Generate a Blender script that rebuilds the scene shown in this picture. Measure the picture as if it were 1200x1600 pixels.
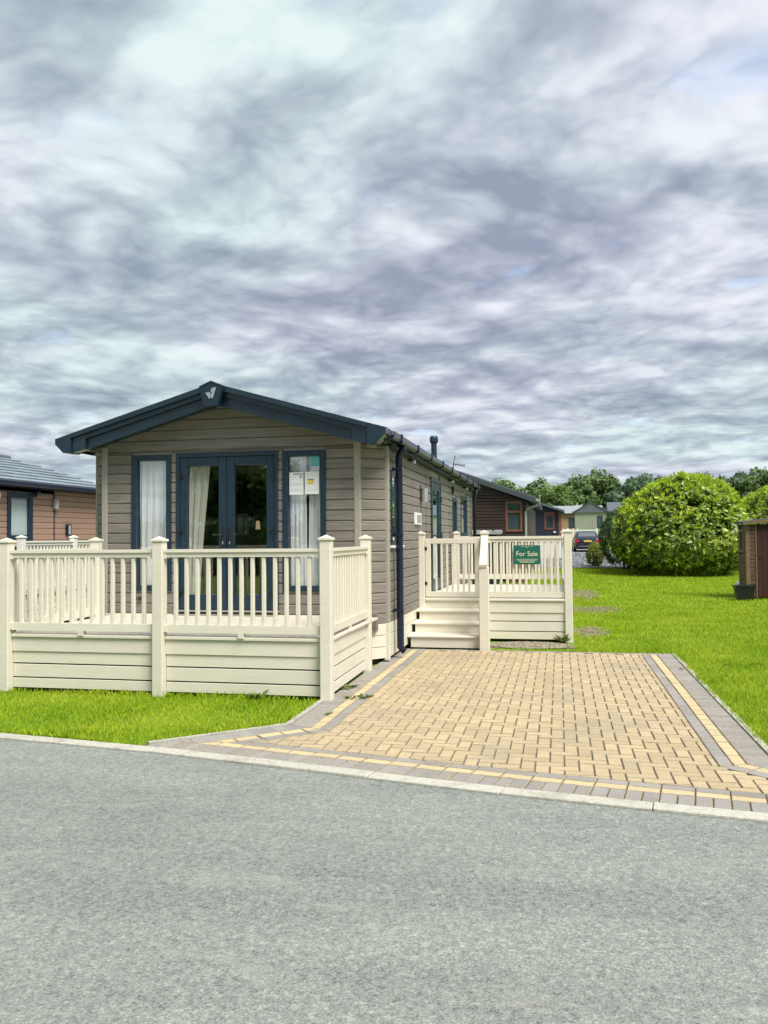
import bpy, math, random
import numpy as np
from mathutils import Vector, Matrix
random.seed(7); RNG = np.random.default_rng(11)
for _o in list(bpy.data.objects): bpy.data.objects.remove(_o, do_unlink=True)
scene = bpy.context.scene
col = scene.collection
R = math.radians

# ---------------------------------------------------------------- camera
YAW, PITCH, ROLL = R(11.882), R(1.7795), R(0.5)
fw = Vector((-math.sin(YAW)*math.cos(PITCH), math.cos(YAW)*math.cos(PITCH), math.sin(PITCH)))
rt = Vector((math.cos(YAW), math.sin(YAW), 0)); up = rt.cross(fw)
cr = rt*math.cos(ROLL) - up*math.sin(ROLL); cu = rt*math.sin(ROLL) + up*math.cos(ROLL)
cd = bpy.data.cameras.new('camera'); cam = bpy.data.objects.new('camera', cd); col.objects.link(cam)
cd.sensor_fit = 'VERTICAL'; cd.sensor_height = 36; cd.lens = 36*1300/1600
cd.clip_start = 0.05; cd.clip_end = 3000
m = Matrix((cr, cu, -fw)).transposed().to_4x4(); m.translation = (0, 0, 1.6); cam.matrix_world = m
scene.camera = cam

# ---------------------------------------------------------------- sky
SUN_DIR = Vector((0.50, -0.42, 0.90)).normalized()          # towards the sun
SUN_EL = math.asin(SUN_DIR.z); SUN_AZ = math.atan2(SUN_DIR.x, SUN_DIR.y)
world = bpy.data.worlds.new('World'); scene.world = world; world.use_nodes = True
nt = world.node_tree; nt.nodes.clear()
def N(t, nt=nt, **kw):
    n = nt.nodes.new(t)
    for k, v in kw.items(): setattr(n, k, v)
    return n
def L(a, b, nt=nt): nt.links.new(a, b)
def ramp(nt, stops, interp='EASE'):
    r = nt.nodes.new('ShaderNodeValToRGB'); r.color_ramp.interpolation = interp
    e = r.color_ramp.elements
    while len(e) < len(stops): e.new(0.5)
    for i, (p, c) in enumerate(stops):
        e[i].position = p; e[i].color = (c[0], c[1], c[2], 1)
    return r
def mathn(nt, op, a, b=None, c=None, clamp=False):
    n = nt.nodes.new('ShaderNodeMath'); n.operation = op; n.use_clamp = clamp
    for i, v in enumerate((a, b, c)):
        if v is None: continue
        if isinstance(v, (int, float)): n.inputs[i].default_value = v
        else: nt.links.new(v, n.inputs[i])
    return n.outputs[0]
def mixc(nt, f, a, b, blend='MIX'):
    n = nt.nodes.new('ShaderNodeMix'); n.data_type = 'RGBA'; n.blend_type = blend
    for s, v in ((n.inputs['Factor'], f), (n.inputs[6], a), (n.inputs[7], b)):
        if isinstance(v, (int, float)): s.default_value = v
        elif isinstance(v, (tuple, list)): s.default_value = (v[0], v[1], v[2], 1)
        else: nt.links.new(v, s)
    return n.outputs[2]
def noise(nt, vec, scale, detail=4, rough=.55, dist=0):
    n = nt.nodes.new('ShaderNodeTexNoise'); n.inputs['Scale'].default_value = scale
    n.inputs['Detail'].default_value = detail; n.inputs['Roughness'].default_value = rough
    n.inputs['Distortion'].default_value = dist
    if vec is not None: nt.links.new(vec, n.inputs['Vector'])
    return n.outputs[0]
def mapping(nt, vec, loc=(0, 0, 0), rot=(0, 0, 0), sc=(1, 1, 1)):
    n = nt.nodes.new('ShaderNodeMapping'); nt.links.new(vec, n.inputs[0])
    n.inputs[1].default_value = loc; n.inputs[2].default_value = rot; n.inputs[3].default_value = sc
    return n.outputs[0]
sky = N('ShaderNodeTexSky'); sky.sky_type = 'NISHITA'; sky.sun_disc = False
sky.sun_elevation = SUN_EL; sky.sun_rotation = SUN_AZ
tc = N('ShaderNodeTexCoord'); sep = N('ShaderNodeSeparateXYZ'); L(tc.outputs['Generated'], sep.inputs[0])
zc = mathn(nt, 'MAXIMUM', sep.outputs[2], 0.0)
den = mathn(nt, 'ADD', zc, 0.13)
cmb = N('ShaderNodeCombineXYZ')
L(mathn(nt, 'DIVIDE', sep.outputs[0], den), cmb.inputs[0]); L(mathn(nt, 'DIVIDE', sep.outputs[1], den), cmb.inputs[1])
cv = mapping(nt, cmb.outputs[0], loc=(3.1, 1.7, .4), rot=(0, 0, .5), sc=(1, 1, 1))
def cloud_density(vec):
    warp = nt.nodes.new('ShaderNodeTexNoise'); warp.inputs['Scale'].default_value = 1.6; warp.inputs['Detail'].default_value = 3; L(vec, warp.inputs['Vector'])
    wv = nt.nodes.new('ShaderNodeVectorMath'); wv.operation = 'MULTIPLY_ADD'; L(warp.outputs['Color'], wv.inputs[0]); wv.inputs[1].default_value = (.26, .26, 0); L(vec, wv.inputs[2])
    v = wv.outputs[0]
    big = noise(nt, v, 0.85, 3, .5, 0); mid = noise(nt, mapping(nt, v, loc=(7, 2, 0)), 2.5, 8, .50, 0); fine = 0.
    for sc_, wt, lo in ((2.3, .46, (1, 9, 3)), (4.6, .32, (5, 2, 8)), (10., .22, (2, 7, 1))):
        n_ = noise(nt, mapping(nt, v, loc=lo), sc_, 2, .45, 0)
        bl = mathn(nt, 'MULTIPLY', mathn(nt, 'ABSOLUTE', mathn(nt, 'MULTIPLY_ADD', n_, 2., -1.)), -2.2*wt)
        fine = mathn(nt, 'ADD', bl, fine)
    fine = mathn(nt, 'ADD', fine, .95)
    d = mathn(nt, 'ADD', mathn(nt, 'ADD', mathn(nt, 'MULTIPLY', big, .38), mathn(nt, 'MULTIPLY', mid, .40)), mathn(nt, 'MULTIPLY', fine, .17))
    return d, mid
dens, mid = cloud_density(cv)
dens2, _ = cloud_density(mapping(nt, cv, loc=(.075, -.11, 0)))
relief = mathn(nt, 'MULTIPLY', mathn(nt, 'SUBTRACT', dens, dens2), 2.6)
K = 2.5
def kc(*c): return tuple(v*K for v in c)
cloud = ramp(nt, [(0.35, kc(.90, .94, .96)), (0.43, kc(.77, .82, .86)), (0.50, kc(.60, .65, .715)), (0.57, kc(.47, .515, .60)), (0.66, kc(.335, .38, .475))], 'LINEAR')
L(mathn(nt, 'ADD', dens, mathn(nt, 'MULTIPLY', relief, -.62)), cloud.inputs[0])
tint = noise(nt, mapping(nt, cv, loc=(4, 4, 8)), 0.9, 2, .5, 0)
tr = ramp(nt, [(0.38, (.93, 1.02, 1.0)), (0.62, (1.0, .99, 1.05))], 'LINEAR'); L(tint, tr.inputs[0])
cloudc = mixc(nt, 1.0, cloud.outputs[0], tr.outputs[0], 'MULTIPLY')
gap = ramp(nt, [(0.30, (.80, .80, .80)), (0.40, (1, 1, 1))], 'EASE'); L(mid, gap.inputs[0])
skyc = mixc(nt, gap.outputs[0], sky.outputs[0], cloudc)
bg = N('ShaderNodeBackground'); bg.inputs[1].default_value = 0.1; L(skyc, bg.inputs[0])
wo = N('ShaderNodeOutputWorld'); L(bg.outputs[0], wo.inputs[0])

# ---------------------------------------------------------------- sun, exposure
sd = bpy.data.lights.new('sun', 'SUN'); sd.energy = 1.5; sd.angle = R(28); sd.color = (1.0, .955, .87)
sun = bpy.data.objects.new('sun', sd); col.objects.link(sun)
sun.rotation_euler = (-SUN_DIR).to_track_quat('-Z', 'Y').to_euler(); sun.location = (20, -15, 40)
vs = scene.view_settings; vs.view_transform = 'Standard'; vs.look = 'None'; vs.gamma = 1; vs.use_curve_mapping = False
vs.exposure = 1.95
scene.render.engine = 'CYCLES'
scene.render.resolution_x = 768; scene.render.resolution_y = 1024
scene.cycles.max_bounces = 10; scene.cycles.transparent_max_bounces = 16

# ---------------------------------------------------------------- materials
def newmat(name):
    mt = bpy.data.materials.new(name); mt.use_nodes = True; t = mt.node_tree; t.nodes.clear()
    out = t.nodes.new('ShaderNodeOutputMaterial'); b = t.nodes.new('ShaderNodeBsdfPrincipled')
    t.links.new(b.outputs[0], out.inputs[0]); return mt, t, b, out
def piece_random(t):
    gi = t.nodes.new('ShaderNodeNewGeometry'); oi = t.nodes.new('ShaderNodeObjectInfo')
    return mathn(t, 'FRACT', mathn(t, 'ADD', gi.outputs['Random Per Island'], oi.outputs['Random'])), gi
def pm(name, c, rough=.6, var=.12, sc=(3, 3, 3), scale=4, bump=0., bscale=None, pvar=0., metal=0., spec=.5, dirt=None, dscale=1.5, detail=6):
    """base colour with grain (stretched noise), a value shift per piece, and blotchy dirt"""
    mt, t, b, out = newmat(name)
    pr, gi = piece_random(t)
    off = t.nodes.new('ShaderNodeVectorMath'); off.operation = 'ADD'
    cx = t.nodes.new('ShaderNodeCombineXYZ')
    t.links.new(mathn(t, 'MULTIPLY', pr, 17.), cx.inputs[0]); t.links.new(mathn(t, 'MULTIPLY', pr, 9.), cx.inputs[1])
    t.links.new(gi.outputs['Position'], off.inputs[0]); t.links.new(cx.outputs[0], off.inputs[1])
    v = mapping(t, off.outputs[0], sc=sc)
    n = noise(t, v, scale, detail, .6, .2)
    lo = tuple(x*(1-var) for x in c); hi = tuple(min(1, x*(1+var)) for x in c)
    r = ramp(t, [(.3, lo), (.7, hi)], 'LINEAR'); t.links.new(n, r.inputs[0]); cc = r.outputs[0]
    if pvar:
        pv = mathn(t, 'MULTIPLY_ADD', pr, 2*pvar, 1-pvar)
        cb = t.nodes.new('ShaderNodeCombineColor')
        for i in range(3): t.links.new(pv, cb.inputs[i])
        cc = mixc(t, 1.0, cc, cb.outputs[0], 'MULTIPLY')
    if dirt:
        dn = noise(t, gi.outputs['Position'], dscale, 6, .65, .5)
        dr = ramp(t, [(.5, (0, 0, 0)), (.75, (1, 1, 1))], 'LINEAR'); t.links.new(dn, dr.inputs[0])
        cc = mixc(t, mathn(t, 'MULTIPLY', dr.outputs[0], dirt[3]), cc, dirt[:3])
    t.links.new(cc, b.inputs['Base Color'])
    b.inputs['Roughness'].default_value = rough; b.inputs['Metallic'].default_value = metal
    b.inputs['Specular IOR Level'].default_value = spec
    if bump:
        bn = t.nodes.new('ShaderNodeBump'); bn.inputs['Strength'].default_value = bump; bn.inputs['Distance'].default_value = .01
        h = n if bscale is None else noise(t, gi.outputs['Position'], bscale, 5, .65, 0)
        t.links.new(h, bn.inputs['Height']); t.links.new(bn.outputs[0], b.inputs['Normal'])
    return mt
M = {}
M['siding'] = pm('taupe_board', (.19, .170, .148), .62, .34, (1.6, 1.6, 42), 1.6, .35, pvar=.06)
M['trim'] = pm('taupe_trim', (.31, .295, .25), .55, .06)
M['cream'] = pm('cream_composite', (.66, .625, .525), .5, .04, (2, 2, 30), 2, .06, pvar=.03, dirt=(.40, .38, .29, .22), dscale=2.2)
CREAM = M['cream']
M['whitepaint'] = pm('white_composite', (.74, .74, .70), .5, .04)
M['deck'] = pm('cream_decking', (.60, .565, .48), .5, .08, (2, 2, 2), 8, .1, pvar=.06, dirt=(.33, .32, .24, .3), dscale=3)
M['navy'] = pm('slate_blue_foil', (.0085, .026, .046), .36, .25, (3, 3, 3), 6, .05)
M['navy2'] = pm('slate_blue_metal', (.010, .025, .038), .24, .2, (1, 1, 1), 3, .05)
M['pipe'] = pm('dark_gutter_plastic', (.006, .010, .028), .28, .1)
M['black'] = pm('black_plastic', (.012, .013, .016), .4, .1)
M['dark'] = pm('void_shade_dark_leaf', (.03, .028, .025), .9, .2)  # shade under decks and steps put into the colour; also dark fallen leaves
M['white'] = pm('white_plastic', (.74, .75, .74), .45, .03)
M['silver'] = pm('pale_metal', (.55, .56, .58), .3, .05, metal=.8)
M['greyplastic'] = pm('mid_grey_plastic', (.30, .30, .31), .5, .06)
M['rooffelt'] = pm('dark_roof_sheet', (.045, .055, .065), .55, .2, scale=8)
M['tile_grey'] = pm('pale_slate_tile', (.20, .245, .285), .55, .15, scale=6, pvar=.18)
M['tile_dark'] = pm('dark_slate_tile', (.085, .105, .13), .6, .2, scale=2, pvar=.12)
M['tile_pale'] = pm('pale_ribbed_sheet', (.30, .34, .36), .5, .1)
M['brownboard'] = pm('pink_brown_board', (.30, .195, .145), .6, .14, (1.6, 1.6, 30), 2, .2, pvar=.05)
M['darkboard'] = pm('dark_brown_board', (.040, .021, .019), .5, .25, (1.6, 1.6, 30), 2, .2, pvar=.12)
M['slateboard'] = pm('blue_black_board', (.016, .022, .036), .5, .2, (1.6, 1.6, 30), 2, .2, pvar=.1)
M['orangeframe'] = pm('orange_timber_frame', (.20, .082, .045), .5, .15, scale=10)
M['tanboard'] = pm('tan_board', (.36, .225, .14), .6, .1, pvar=.06)
M['sageboard'] = pm('sage_grey_board', (.27, .29, .235), .6, .06, pvar=.04)
M['interior'] = pm('interior_plaster', (.38, .36, .33), .8, .04)
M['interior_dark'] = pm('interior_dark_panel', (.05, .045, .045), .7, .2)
M['carpet'] = pm('interior_carpet', (.18, .16, .15), .95, .1, scale=30)
M['paper'] = pm('white_paper', (.80, .81, .80), .7, .02)
M['ink'] = pm('dark_print', (.10, .13, .20), .7, .1)
M['inkpale'] = pm('pale_print', (.50, .53, .56), .7, .1)
M['pgreen'] = pm('green_print', (.16, .34, .18), .7, .05)
M['pyellow'] = pm('yellow_print', (.80, .62, .12), .7, .05)
M['porange'] = pm('orange_print', (.72, .38, .10), .7, .05)
M['teal'] = pm('teal_sticker', (.10, .42, .42), .5, .25, scale=60)
M['signgreen'] = pm('sign_green', (.008, .115, .082), .38, .05)
M['signcream'] = pm('sign_lettering', (.72, .66, .46), .5, .02)
M['shedboard'] = pm('shed_shaded_brown_board', (.085, .042, .026), .6, .25, (2, 2, 30), 2, .2, pvar=.1)  # brown darkened so the shade on the shed front sits in the colour
M['sheddoor'] = pm('shed_shaded_red_brown', (.036, .006, .005), .8, .25, (30, 30, 2), 1.5, .15, pvar=.08)  # door red-brown darkened too, for its shaded face
M['shedtrim'] = pm('shed_weathered_trim', (.15, .10, .05), .7, .2)
M['kerb'] = pm('pale_kerb_concrete', (.44, .43, .37), .85, .2, scale=14, bump=.35, bscale=60, pvar=.06, dirt=(.22, .21, .17, .75), dscale=6)
M['edging'] = pm('grey_edging_concrete', (.38, .37, .32), .85, .25, scale=14, bump=.3, bscale=60, pvar=.06, dirt=(.15, .15, .10, .8), dscale=7)
M['buff'] = pm('buff_paver', (.435, .345, .205), .85, .17, scale=22, bump=.5, bscale=110, pvar=.11, dirt=(.25, .22, .165, .7), dscale=1.1)
M['greypave'] = pm('charcoal_paver', (.27, .255, .235), .85, .18, scale=26, bump=.5, bscale=110, pvar=.12, dirt=(.14, .13, .12, .4), dscale=1.6)
M['yellowpave'] = pm('pale_yellow_paver', (.52, .425, .245), .85, .1, scale=22, bump=.5, bscale=110, pvar=.06, dirt=(.33, .27, .18, .5), dscale=2)
M['sand'] = pm('joint_sand', (.105, .088, .065), .95, .3, scale=20)
M['jointdirt'] = pm('dirty_paver_edge', (.27, .22, .15), .95, .4, scale=9)
M['bark'] = pm('bark', (.075, .058, .042), .9, .3, (6, 6, 1.5), 3, .5)
M['stone'] = pm('grey_gravel_stone', (.19, .205, .22), .85, .2, scale=12, pvar=.5)
M['pebble'] = pm('mixed_pebble', (.27, .24, .175), .85, .2, scale=40, pvar=.5)
M['soil'] = pm('dry_bare_soil', (.19, .15, .095), .95, .35, scale=14, bump=.4, bscale=40)
M['gravelbase'] = pm('gravel_bed', (.14, .15, .16), .9, .4, scale=16, bump=.5, bscale=20)
M['concrete'] = pm('pale_concrete', (.42, .42, .41), .85, .12, scale=3)
M['sack'] = pm('pale_sack', (.55, .56, .55), .8, .1)
M['carblue'] = pm('dark_blue_car_paint', (.010, .014, .026), .16, .05, spec=.7)
M['redlens'] = pm('red_lamp_lens', (.42, .03, .05), .12, .1, spec=.8)
M['tyre'] = pm('tyre_rubber', (.015, .015, .016), .8, .1)
M['plate'] = pm('yellow_number_plate', (.65, .48, .06), .4, .05)
M['carglass'] = pm('car_window_glass', (.10, .12, .135), .04, .05, spec=1.)

def glass_mat(name, tint=(.965, .98, .98), refl=2.6):
    mt, t, b, out = newmat(name); t.nodes.remove(b)
    tr_ = t.nodes.new('ShaderNodeBsdfTransparent'); tr_.inputs[0].default_value = (*tint, 1)
    gl = t.nodes.new('ShaderNodeBsdfGlossy'); gl.inputs['Roughness'].default_value = .008; gl.inputs[0].default_value = (1, 1, 1, 1)
    g = t.nodes.new('ShaderNodeNewGeometry')
    wob = noise(t, g.outputs['Position'], 2.2, 2, .5, 0)
    bp = t.nodes.new('ShaderNodeBump'); bp.inputs['Strength'].default_value = .03; bp.inputs['Distance'].default_value = .02
    t.links.new(wob, bp.inputs['Height']); t.links.new(bp.outputs[0], gl.inputs['Normal'])
    lw = t.nodes.new('ShaderNodeLayerWeight'); lw.inputs[0].default_value = .5
    fr = mathn(t, 'MULTIPLY_ADD', mathn(t, 'POWER', lw.outputs['Facing'], 5.), .9, .04)
    mx = t.nodes.new('ShaderNodeMixShader'); t.links.new(mathn(t, 'MULTIPLY', fr, refl, clamp=True), mx.inputs[0])
    t.links.new(tr_.outputs[0], mx.inputs[1]); t.links.new(gl.outputs[0], mx.inputs[2]); t.links.new(mx.outputs[0], out.inputs[0])
    return mt
M['glass'] = glass_mat('double_glazing')
M['glass_far'] = pm('far_window_glass', (.045, .075, .085), .06, .1, spec=.9)

def sheer_mat(name, c, trans):
    mt, t, b, out = newmat(name)
    g = t.nodes.new('ShaderNodeNewGeometry')
    n = noise(t, mapping(t, g.outputs['Position'], sc=(60, 60, 60)), 1.5, 4, .6, 0)
    r = ramp(t, [(.3, tuple(x*.93 for x in c)), (.7, c)], 'LINEAR'); t.links.new(n, r.inputs[0])
    df = t.nodes.new('ShaderNodeBsdfDiffuse'); tl = t.nodes.new('ShaderNodeBsdfTranslucent')
    t.links.new(r.outputs[0], df.inputs[0]); t.links.new(r.outputs[0], tl.inputs[0])
    mx = t.nodes.new('ShaderNodeMixShader'); mx.inputs[0].default_value = trans
    t.links.new(df.outputs[0], mx.inputs[1]); t.links.new(tl.outputs[0], mx.inputs[2]); t.links.new(mx.outputs[0], out.inputs[0])
    t.nodes.remove(b); return mt
M['sheer'] = sheer_mat('sheer_white_voile', (.95, .955, .96), .12)
M['drape'] = sheer_mat('cream_patterned_drape', (.80, .79, .68), .2)
M['blind'] = sheer_mat('pale_blind', (.78, .88, .88), .1)

def leaf_mat(name, dark, light, yellow=None, rough=.45, trans=.28, spec=.4, hue_pos=False):
    mt, t, b, out = newmat(name)
    pr, gi = piece_random(t)
    stops = [(0, dark), (.6, light)] + ([(1., yellow)] if yellow else [])
    if yellow is None: stops[1] = (1., light)
    r = ramp(t, stops, 'LINEAR')
    pn = noise(t, gi.outputs['Position'], .5 if hue_pos else 1.2, 3, .5, 0)
    f = mathn(t, 'ADD', mathn(t, 'MULTIPLY', pr, .75), mathn(t, 'MULTIPLY_ADD', pn, 1.2, -.45), clamp=True)
    t.links.new(f, r.inputs[0]); t.links.new(r.outputs[0], b.inputs['Base Color'])
    b.inputs['Roughness'].default_value = rough; b.inputs['Specular IOR Level'].default_value = spec
    tl = t.nodes.new('ShaderNodeBsdfTranslucent'); t.links.new(r.outputs[0], tl.inputs[0])
    mx = t.nodes.new('ShaderNodeMixShader'); mx.inputs[0].default_value = trans
    t.links.new(b.outputs[0], mx.inputs[1]); t.links.new(tl.outputs[0], mx.inputs[2]); t.links.new(mx.outputs[0], out.inputs[0])
    return mt
M['laurel'] = leaf_mat('laurel_leaf', (.04, .085, .012), (.20, .31, .035), (.52, .56, .08), .32, .22, .6)
M['newlaurel'] = leaf_mat('new_laurel_leaf', (.27, .43, .03), (.47, .62, .045), (.66, .74, .07), .45, .35, .4)
M['conifer'] = leaf_mat('conifer_spray', (.03, .075, .014), (.085, .17, .03), None, .6, .2)
M['goldleaf'] = leaf_mat('gold_green_leaf', (.12, .18, .02), (.36, .38, .05), None, .5, .3)
M['treeA'] = leaf_mat('hazed_mid_green_leaf', (.065, .12, .045), (.20, .295, .10), None, .6, .25, .3)  # these three tree greens are lightened and blued in place of distance haze
M['treeB'] = leaf_mat('hazed_blue_green_leaf', (.06, .11, .065), (.16, .245, .125), None, .6, .25, .3)
M['treeC'] = leaf_mat('hazed_light_green_leaf', (.075, .13, .035), (.22, .31, .085), None, .6, .25, .3)
M['grassblade'] = leaf_mat('grass_blade', (.16, .295, .010), (.36, .51, .020), (.52, .56, .06), .6, .3, .25)
M['weed'] = leaf_mat('weed_leaf', (.06, .10, .02), (.17, .20, .05), None, .6, .2)

def lawn_mat():
    mt, t, b, out = newmat('lawn_turf'); g = t.nodes.new('ShaderNodeNewGeometry')
    a = noise(t, g.outputs['Position'], .55, 5, .6, .4); c = noise(t, g.outputs['Position'], 38, 4, .7, 0)
    f = mathn(t, 'ADD', mathn(t, 'MULTIPLY', a, .6), mathn(t, 'MULTIPLY', c, .4))
    r = ramp(t, [(.33, (.075, .145, .009)), (.5, (.145, .235, .013)), (.67, (.24, .31, .026))], 'LINEAR'); t.links.new(f, r.inputs[0])
    t.links.new(r.outputs[0], b.inputs['Base Color']); b.inputs['Roughness'].default_value = .9
    bp = t.nodes.new('ShaderNodeBump'); bp.inputs['Strength'].default_value = .6; bp.inputs['Distance'].default_value = .03
    t.links.new(c, bp.inputs['Height']); t.links.new(bp.outputs[0], b.inputs['Normal']); return mt
M['lawn'] = lawn_mat()
def asphalt_mat():
    mt, t, b, out = newmat('worn_asphalt'); g = t.nodes.new('ShaderNodeNewGeometry'); P = g.outputs['Position']
    sp = noise(t, P, 95, 3, .7, 0); sp2 = noise(t, P, 34, 4, .65, 0)
    bigp = noise(t, mapping(t, P, rot=(0, 0, .16), sc=(.35, 1.2, 1)), 1.0, 5, .6, .4)
    vo = t.nodes.new('ShaderNodeTexVoronoi'); vo.inputs['Scale'].default_value = 85; t.links.new(P, vo.inputs['Vector'])
    f = mathn(t, 'ADD', mathn(t, 'ADD', mathn(t, 'MULTIPLY', sp, .50), mathn(t, 'MULTIPLY', sp2, .30)), mathn(t, 'MULTIPLY', bigp, .20))
    r = ramp(t, [(.38, (.075, .082, .074)), (.46, (.175, .192, .174)), (.54, (.235, .254, .230)), (.64, (.40, .42, .38))], 'LINEAR')
    t.links.new(f, r.inputs[0])
    pit = ramp(t, [(.0, (.55, .55, .55)), (.25, (1, 1, 1))], 'LINEAR'); t.links.new(vo.outputs['Distance'], pit.inputs[0])
    pal = ramp(t, [(.57, (0, 0, 0)), (.70, (1, 1, 1))], 'LINEAR'); t.links.new(noise(t, mapping(t, P, loc=(5, 3, 0), sc=(.8, 2.2, 1)), 1.3, 6, .7, .3), pal.inputs[0])
    c = mixc(t, .55, r.outputs[0], pit.outputs[0], 'MULTIPLY')
    c = mixc(t, mathn(t, 'MULTIPLY', pal.outputs[0], .35), c, (.36, .35, .32))
    t.links.new(c, b.inputs['Base Color']); b.inputs['Roughness'].default_value = .8; b.inputs['Specular IOR Level'].default_value = .35
    bp = t.nodes.new('ShaderNodeBump'); bp.inputs['Strength'].default_value = .55; bp.inputs['Distance'].default_value = .006
    t.links.new(mathn(t, 'ADD', sp, vo.outputs['Distance']), bp.inputs['Height']); t.links.new(bp.outputs[0], b.inputs['Normal']); return mt
M['asphalt'] = asphalt_mat()
def lamp_mat():
    mt, t, b, out = newmat('lit_lamp_shade'); b.inputs['Base Color'].default_value = (.8, .6, .35, 1)
    b.inputs['Emission Color'].default_value = (1, .72, .38, 1); b.inputs['Emission Strength'].default_value = .10; return mt
M['lamp'] = lamp_mat()

# ---------------------------------------------------------------- builders
W = {None: Vector((0, 0, 0))}
def finish(ob, parent=None, kind=None):
    col.objects.link(ob)
    if parent is not None: ob.parent = parent
    if kind: ob['kind'] = kind
    return ob
def tag(o, label, cat=None, group=None, kind=None):
    o['label'] = label
    if cat: o['category'] = cat
    if group: o['group'] = group
    if kind: o['kind'] = kind
    return o
def empty(name, loc, label, cat, group=None):
    o = bpy.data.objects.new(name, None); o.empty_display_size = .2; o.location = loc; col.objects.link(o)
    W[o] = Vector(loc); return tag(o, label, cat, group)
class MB:
    """collects solids in world coordinates; build() links them as one mesh"""
    def __init__(s, xf=None): s.v = []; s.f = []; s.xf = xf
    def add(s, vs, fs):
        n = len(s.v); s.v += [s.xf(*p) if s.xf else tuple(p) for p in vs]; s.f += [tuple(i+n for i in f) for f in fs]; return s
    def box(s, x0, x1, y0, y1, z0, z1, c=0.):
        if x0 > x1: x0, x1 = x1, x0
        if y0 > y1: y0, y1 = y1, y0
        if not c:
            return s.add([(x0,y0,z0),(x1,y0,z0),(x1,y1,z0),(x0,y1,z0),(x0,y0,z1),(x1,y0,z1),(x1,y1,z1),(x0,y1,z1)],
                         [(0,3,2,1),(4,5,6,7),(0,1,5,4),(1,2,6,5),(2,3,7,6),(3,0,4,7)])
        c = min(c, (x1-x0)*.45, (y1-y0)*.45, (z1-z0)*.45)
        vs = []; idx = {}
        for a in (0, 1):
            for b in (0, 1):
                for d in (0, 1):
                    X, Y, Z = (x0, x1)[a], (y0, y1)[b], (z0, z1)[d]; sx, sy, sz = (c, -c)[a], (c, -c)[b], (c, -c)[d]
                    idx[a,b,d,'x'] = len(vs); vs.append((X, Y+sy, Z+sz))
                    idx[a,b,d,'y'] = len(vs); vs.append((X+sx, Y, Z+sz))
                    idx[a,b,d,'z'] = len(vs); vs.append((X+sx, Y+sy, Z))
        I = idx; fs = []
        for k in (0, 1):
            q = [I[k,0,0,'x'], I[k,1,0,'x'], I[k,1,1,'x'], I[k,0,1,'x']]; fs.append(q if k else q[::-1])
            q = [I[0,k,0,'y'], I[1,k,0,'y'], I[1,k,1,'y'], I[0,k,1,'y']]; fs.append(q[::-1] if k else q)
            q = [I[0,0,k,'z'], I[1,0,k,'z'], I[1,1,k,'z'], I[0,1,k,'z']]; fs.append(q if k else q[::-1])
        for a in (0, 1):
            for b in (0, 1):
                q = [I[a,b,0,'x'], I[a,b,0,'y'], I[a,b,1,'y'], I[a,b,1,'x']]; fs.append(q if (a+b) % 2 else q[::-1])
                q = [I[a,0,b,'x'], I[a,0,b,'z'], I[a,1,b,'z'], I[a,1,b,'x']]; fs.append(q[::-1] if (a+b) % 2 else q)
                q = [I[0,a,b,'y'], I[0,a,b,'z'], I[1,a,b,'z'], I[1,a,b,'y']]; fs.append(q if (a+b) % 2 else q[::-1])
                for d in (0, 1):
                    q = [I[a,b,d,'x'], I[a,b,d,'y'], I[a,b,d,'z']]; fs.append(q if (a+b+d) % 2 else q[::-1])
        return s.add(vs, fs)
    def prism(s, poly, d0, d1, axis='y'):
        """poly of 2D points; axis y: (x,z) extruded in y; x: (y,z); z: (x,y)"""
        n = len(poly)
        mk = {'y': lambda p, d: (p[0], d, p[1]), 'x': lambda p, d: (d, p[0], p[1]), 'z': lambda p, d: (p[0], p[1], d)}[axis]
        vs = [mk(p, d0) for p in poly] + [mk(p, d1) for p in poly]
        fs = [tuple(range(n)), tuple(range(2*n-1, n-1, -1))] + [(i, n+i, n+(i+1) % n, (i+1) % n) for i in range(n)]
        return s.add(vs, fs)
    def bar(s, a, b, w, h, upv=(0, 0, 1)):
        a, b = Vector(a), Vector(b); d = (b-a).normalized(); u = Vector(upv); r = d.cross(u).normalized(); u = r.cross(d)
        vs = [tuple(p + r*(w/2*i) + u*(h/2*j)) for p in (a, b) for i, j in ((-1,-1),(1,-1),(1,1),(-1,1))]
        return s.add(vs, [(0,1,2,3),(7,6,5,4),(0,4,5,1),(1,5,6,2),(2,6,7,3),(3,7,4,0)])
    def tube(s, pts, rad, n=8, cap=True):
        pts = [Vector(p) for p in pts]; rs = rad if isinstance(rad, (list, tuple)) else [rad]*len(pts); vs = []; fs = []
        for i, p in enumerate(pts):
            d = (pts[min(i+1, len(pts)-1)] - pts[max(i-1, 0)]).normalized()
            a = Vector((0, 0, 1)) if abs(d.z) < .9 else Vector((1, 0, 0)); r = d.cross(a).normalized(); u = r.cross(d)
            vs += [tuple(p + (r*math.cos(2*math.pi*k/n) + u*math.sin(2*math.pi*k/n))*rs[i]) for k in range(n)]
        for i in range(len(pts)-1):
            for k in range(n): fs.append((i*n+k, i*n+(k+1) % n, (i+1)*n+(k+1) % n, (i+1)*n+k))
        if cap: fs += [tuple(range(n-1, -1, -1)), tuple((len(pts)-1)*n+k for k in range(n))]
        return s.add(vs, fs)
    def loft(s, rings, cap=True):
        n = len(rings[0]); vs = [p for r in rings for p in r]; fs = []
        for i in range(len(rings)-1):
            for k in range(n): fs.append((i*n+k, i*n+(k+1) % n, (i+1)*n+(k+1) % n, (i+1)*n+k))
        if cap: fs += [tuple(range(n-1, -1, -1)), tuple((len(rings)-1)*n+k for k in range(n))]
        return s.add(vs, fs)
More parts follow.
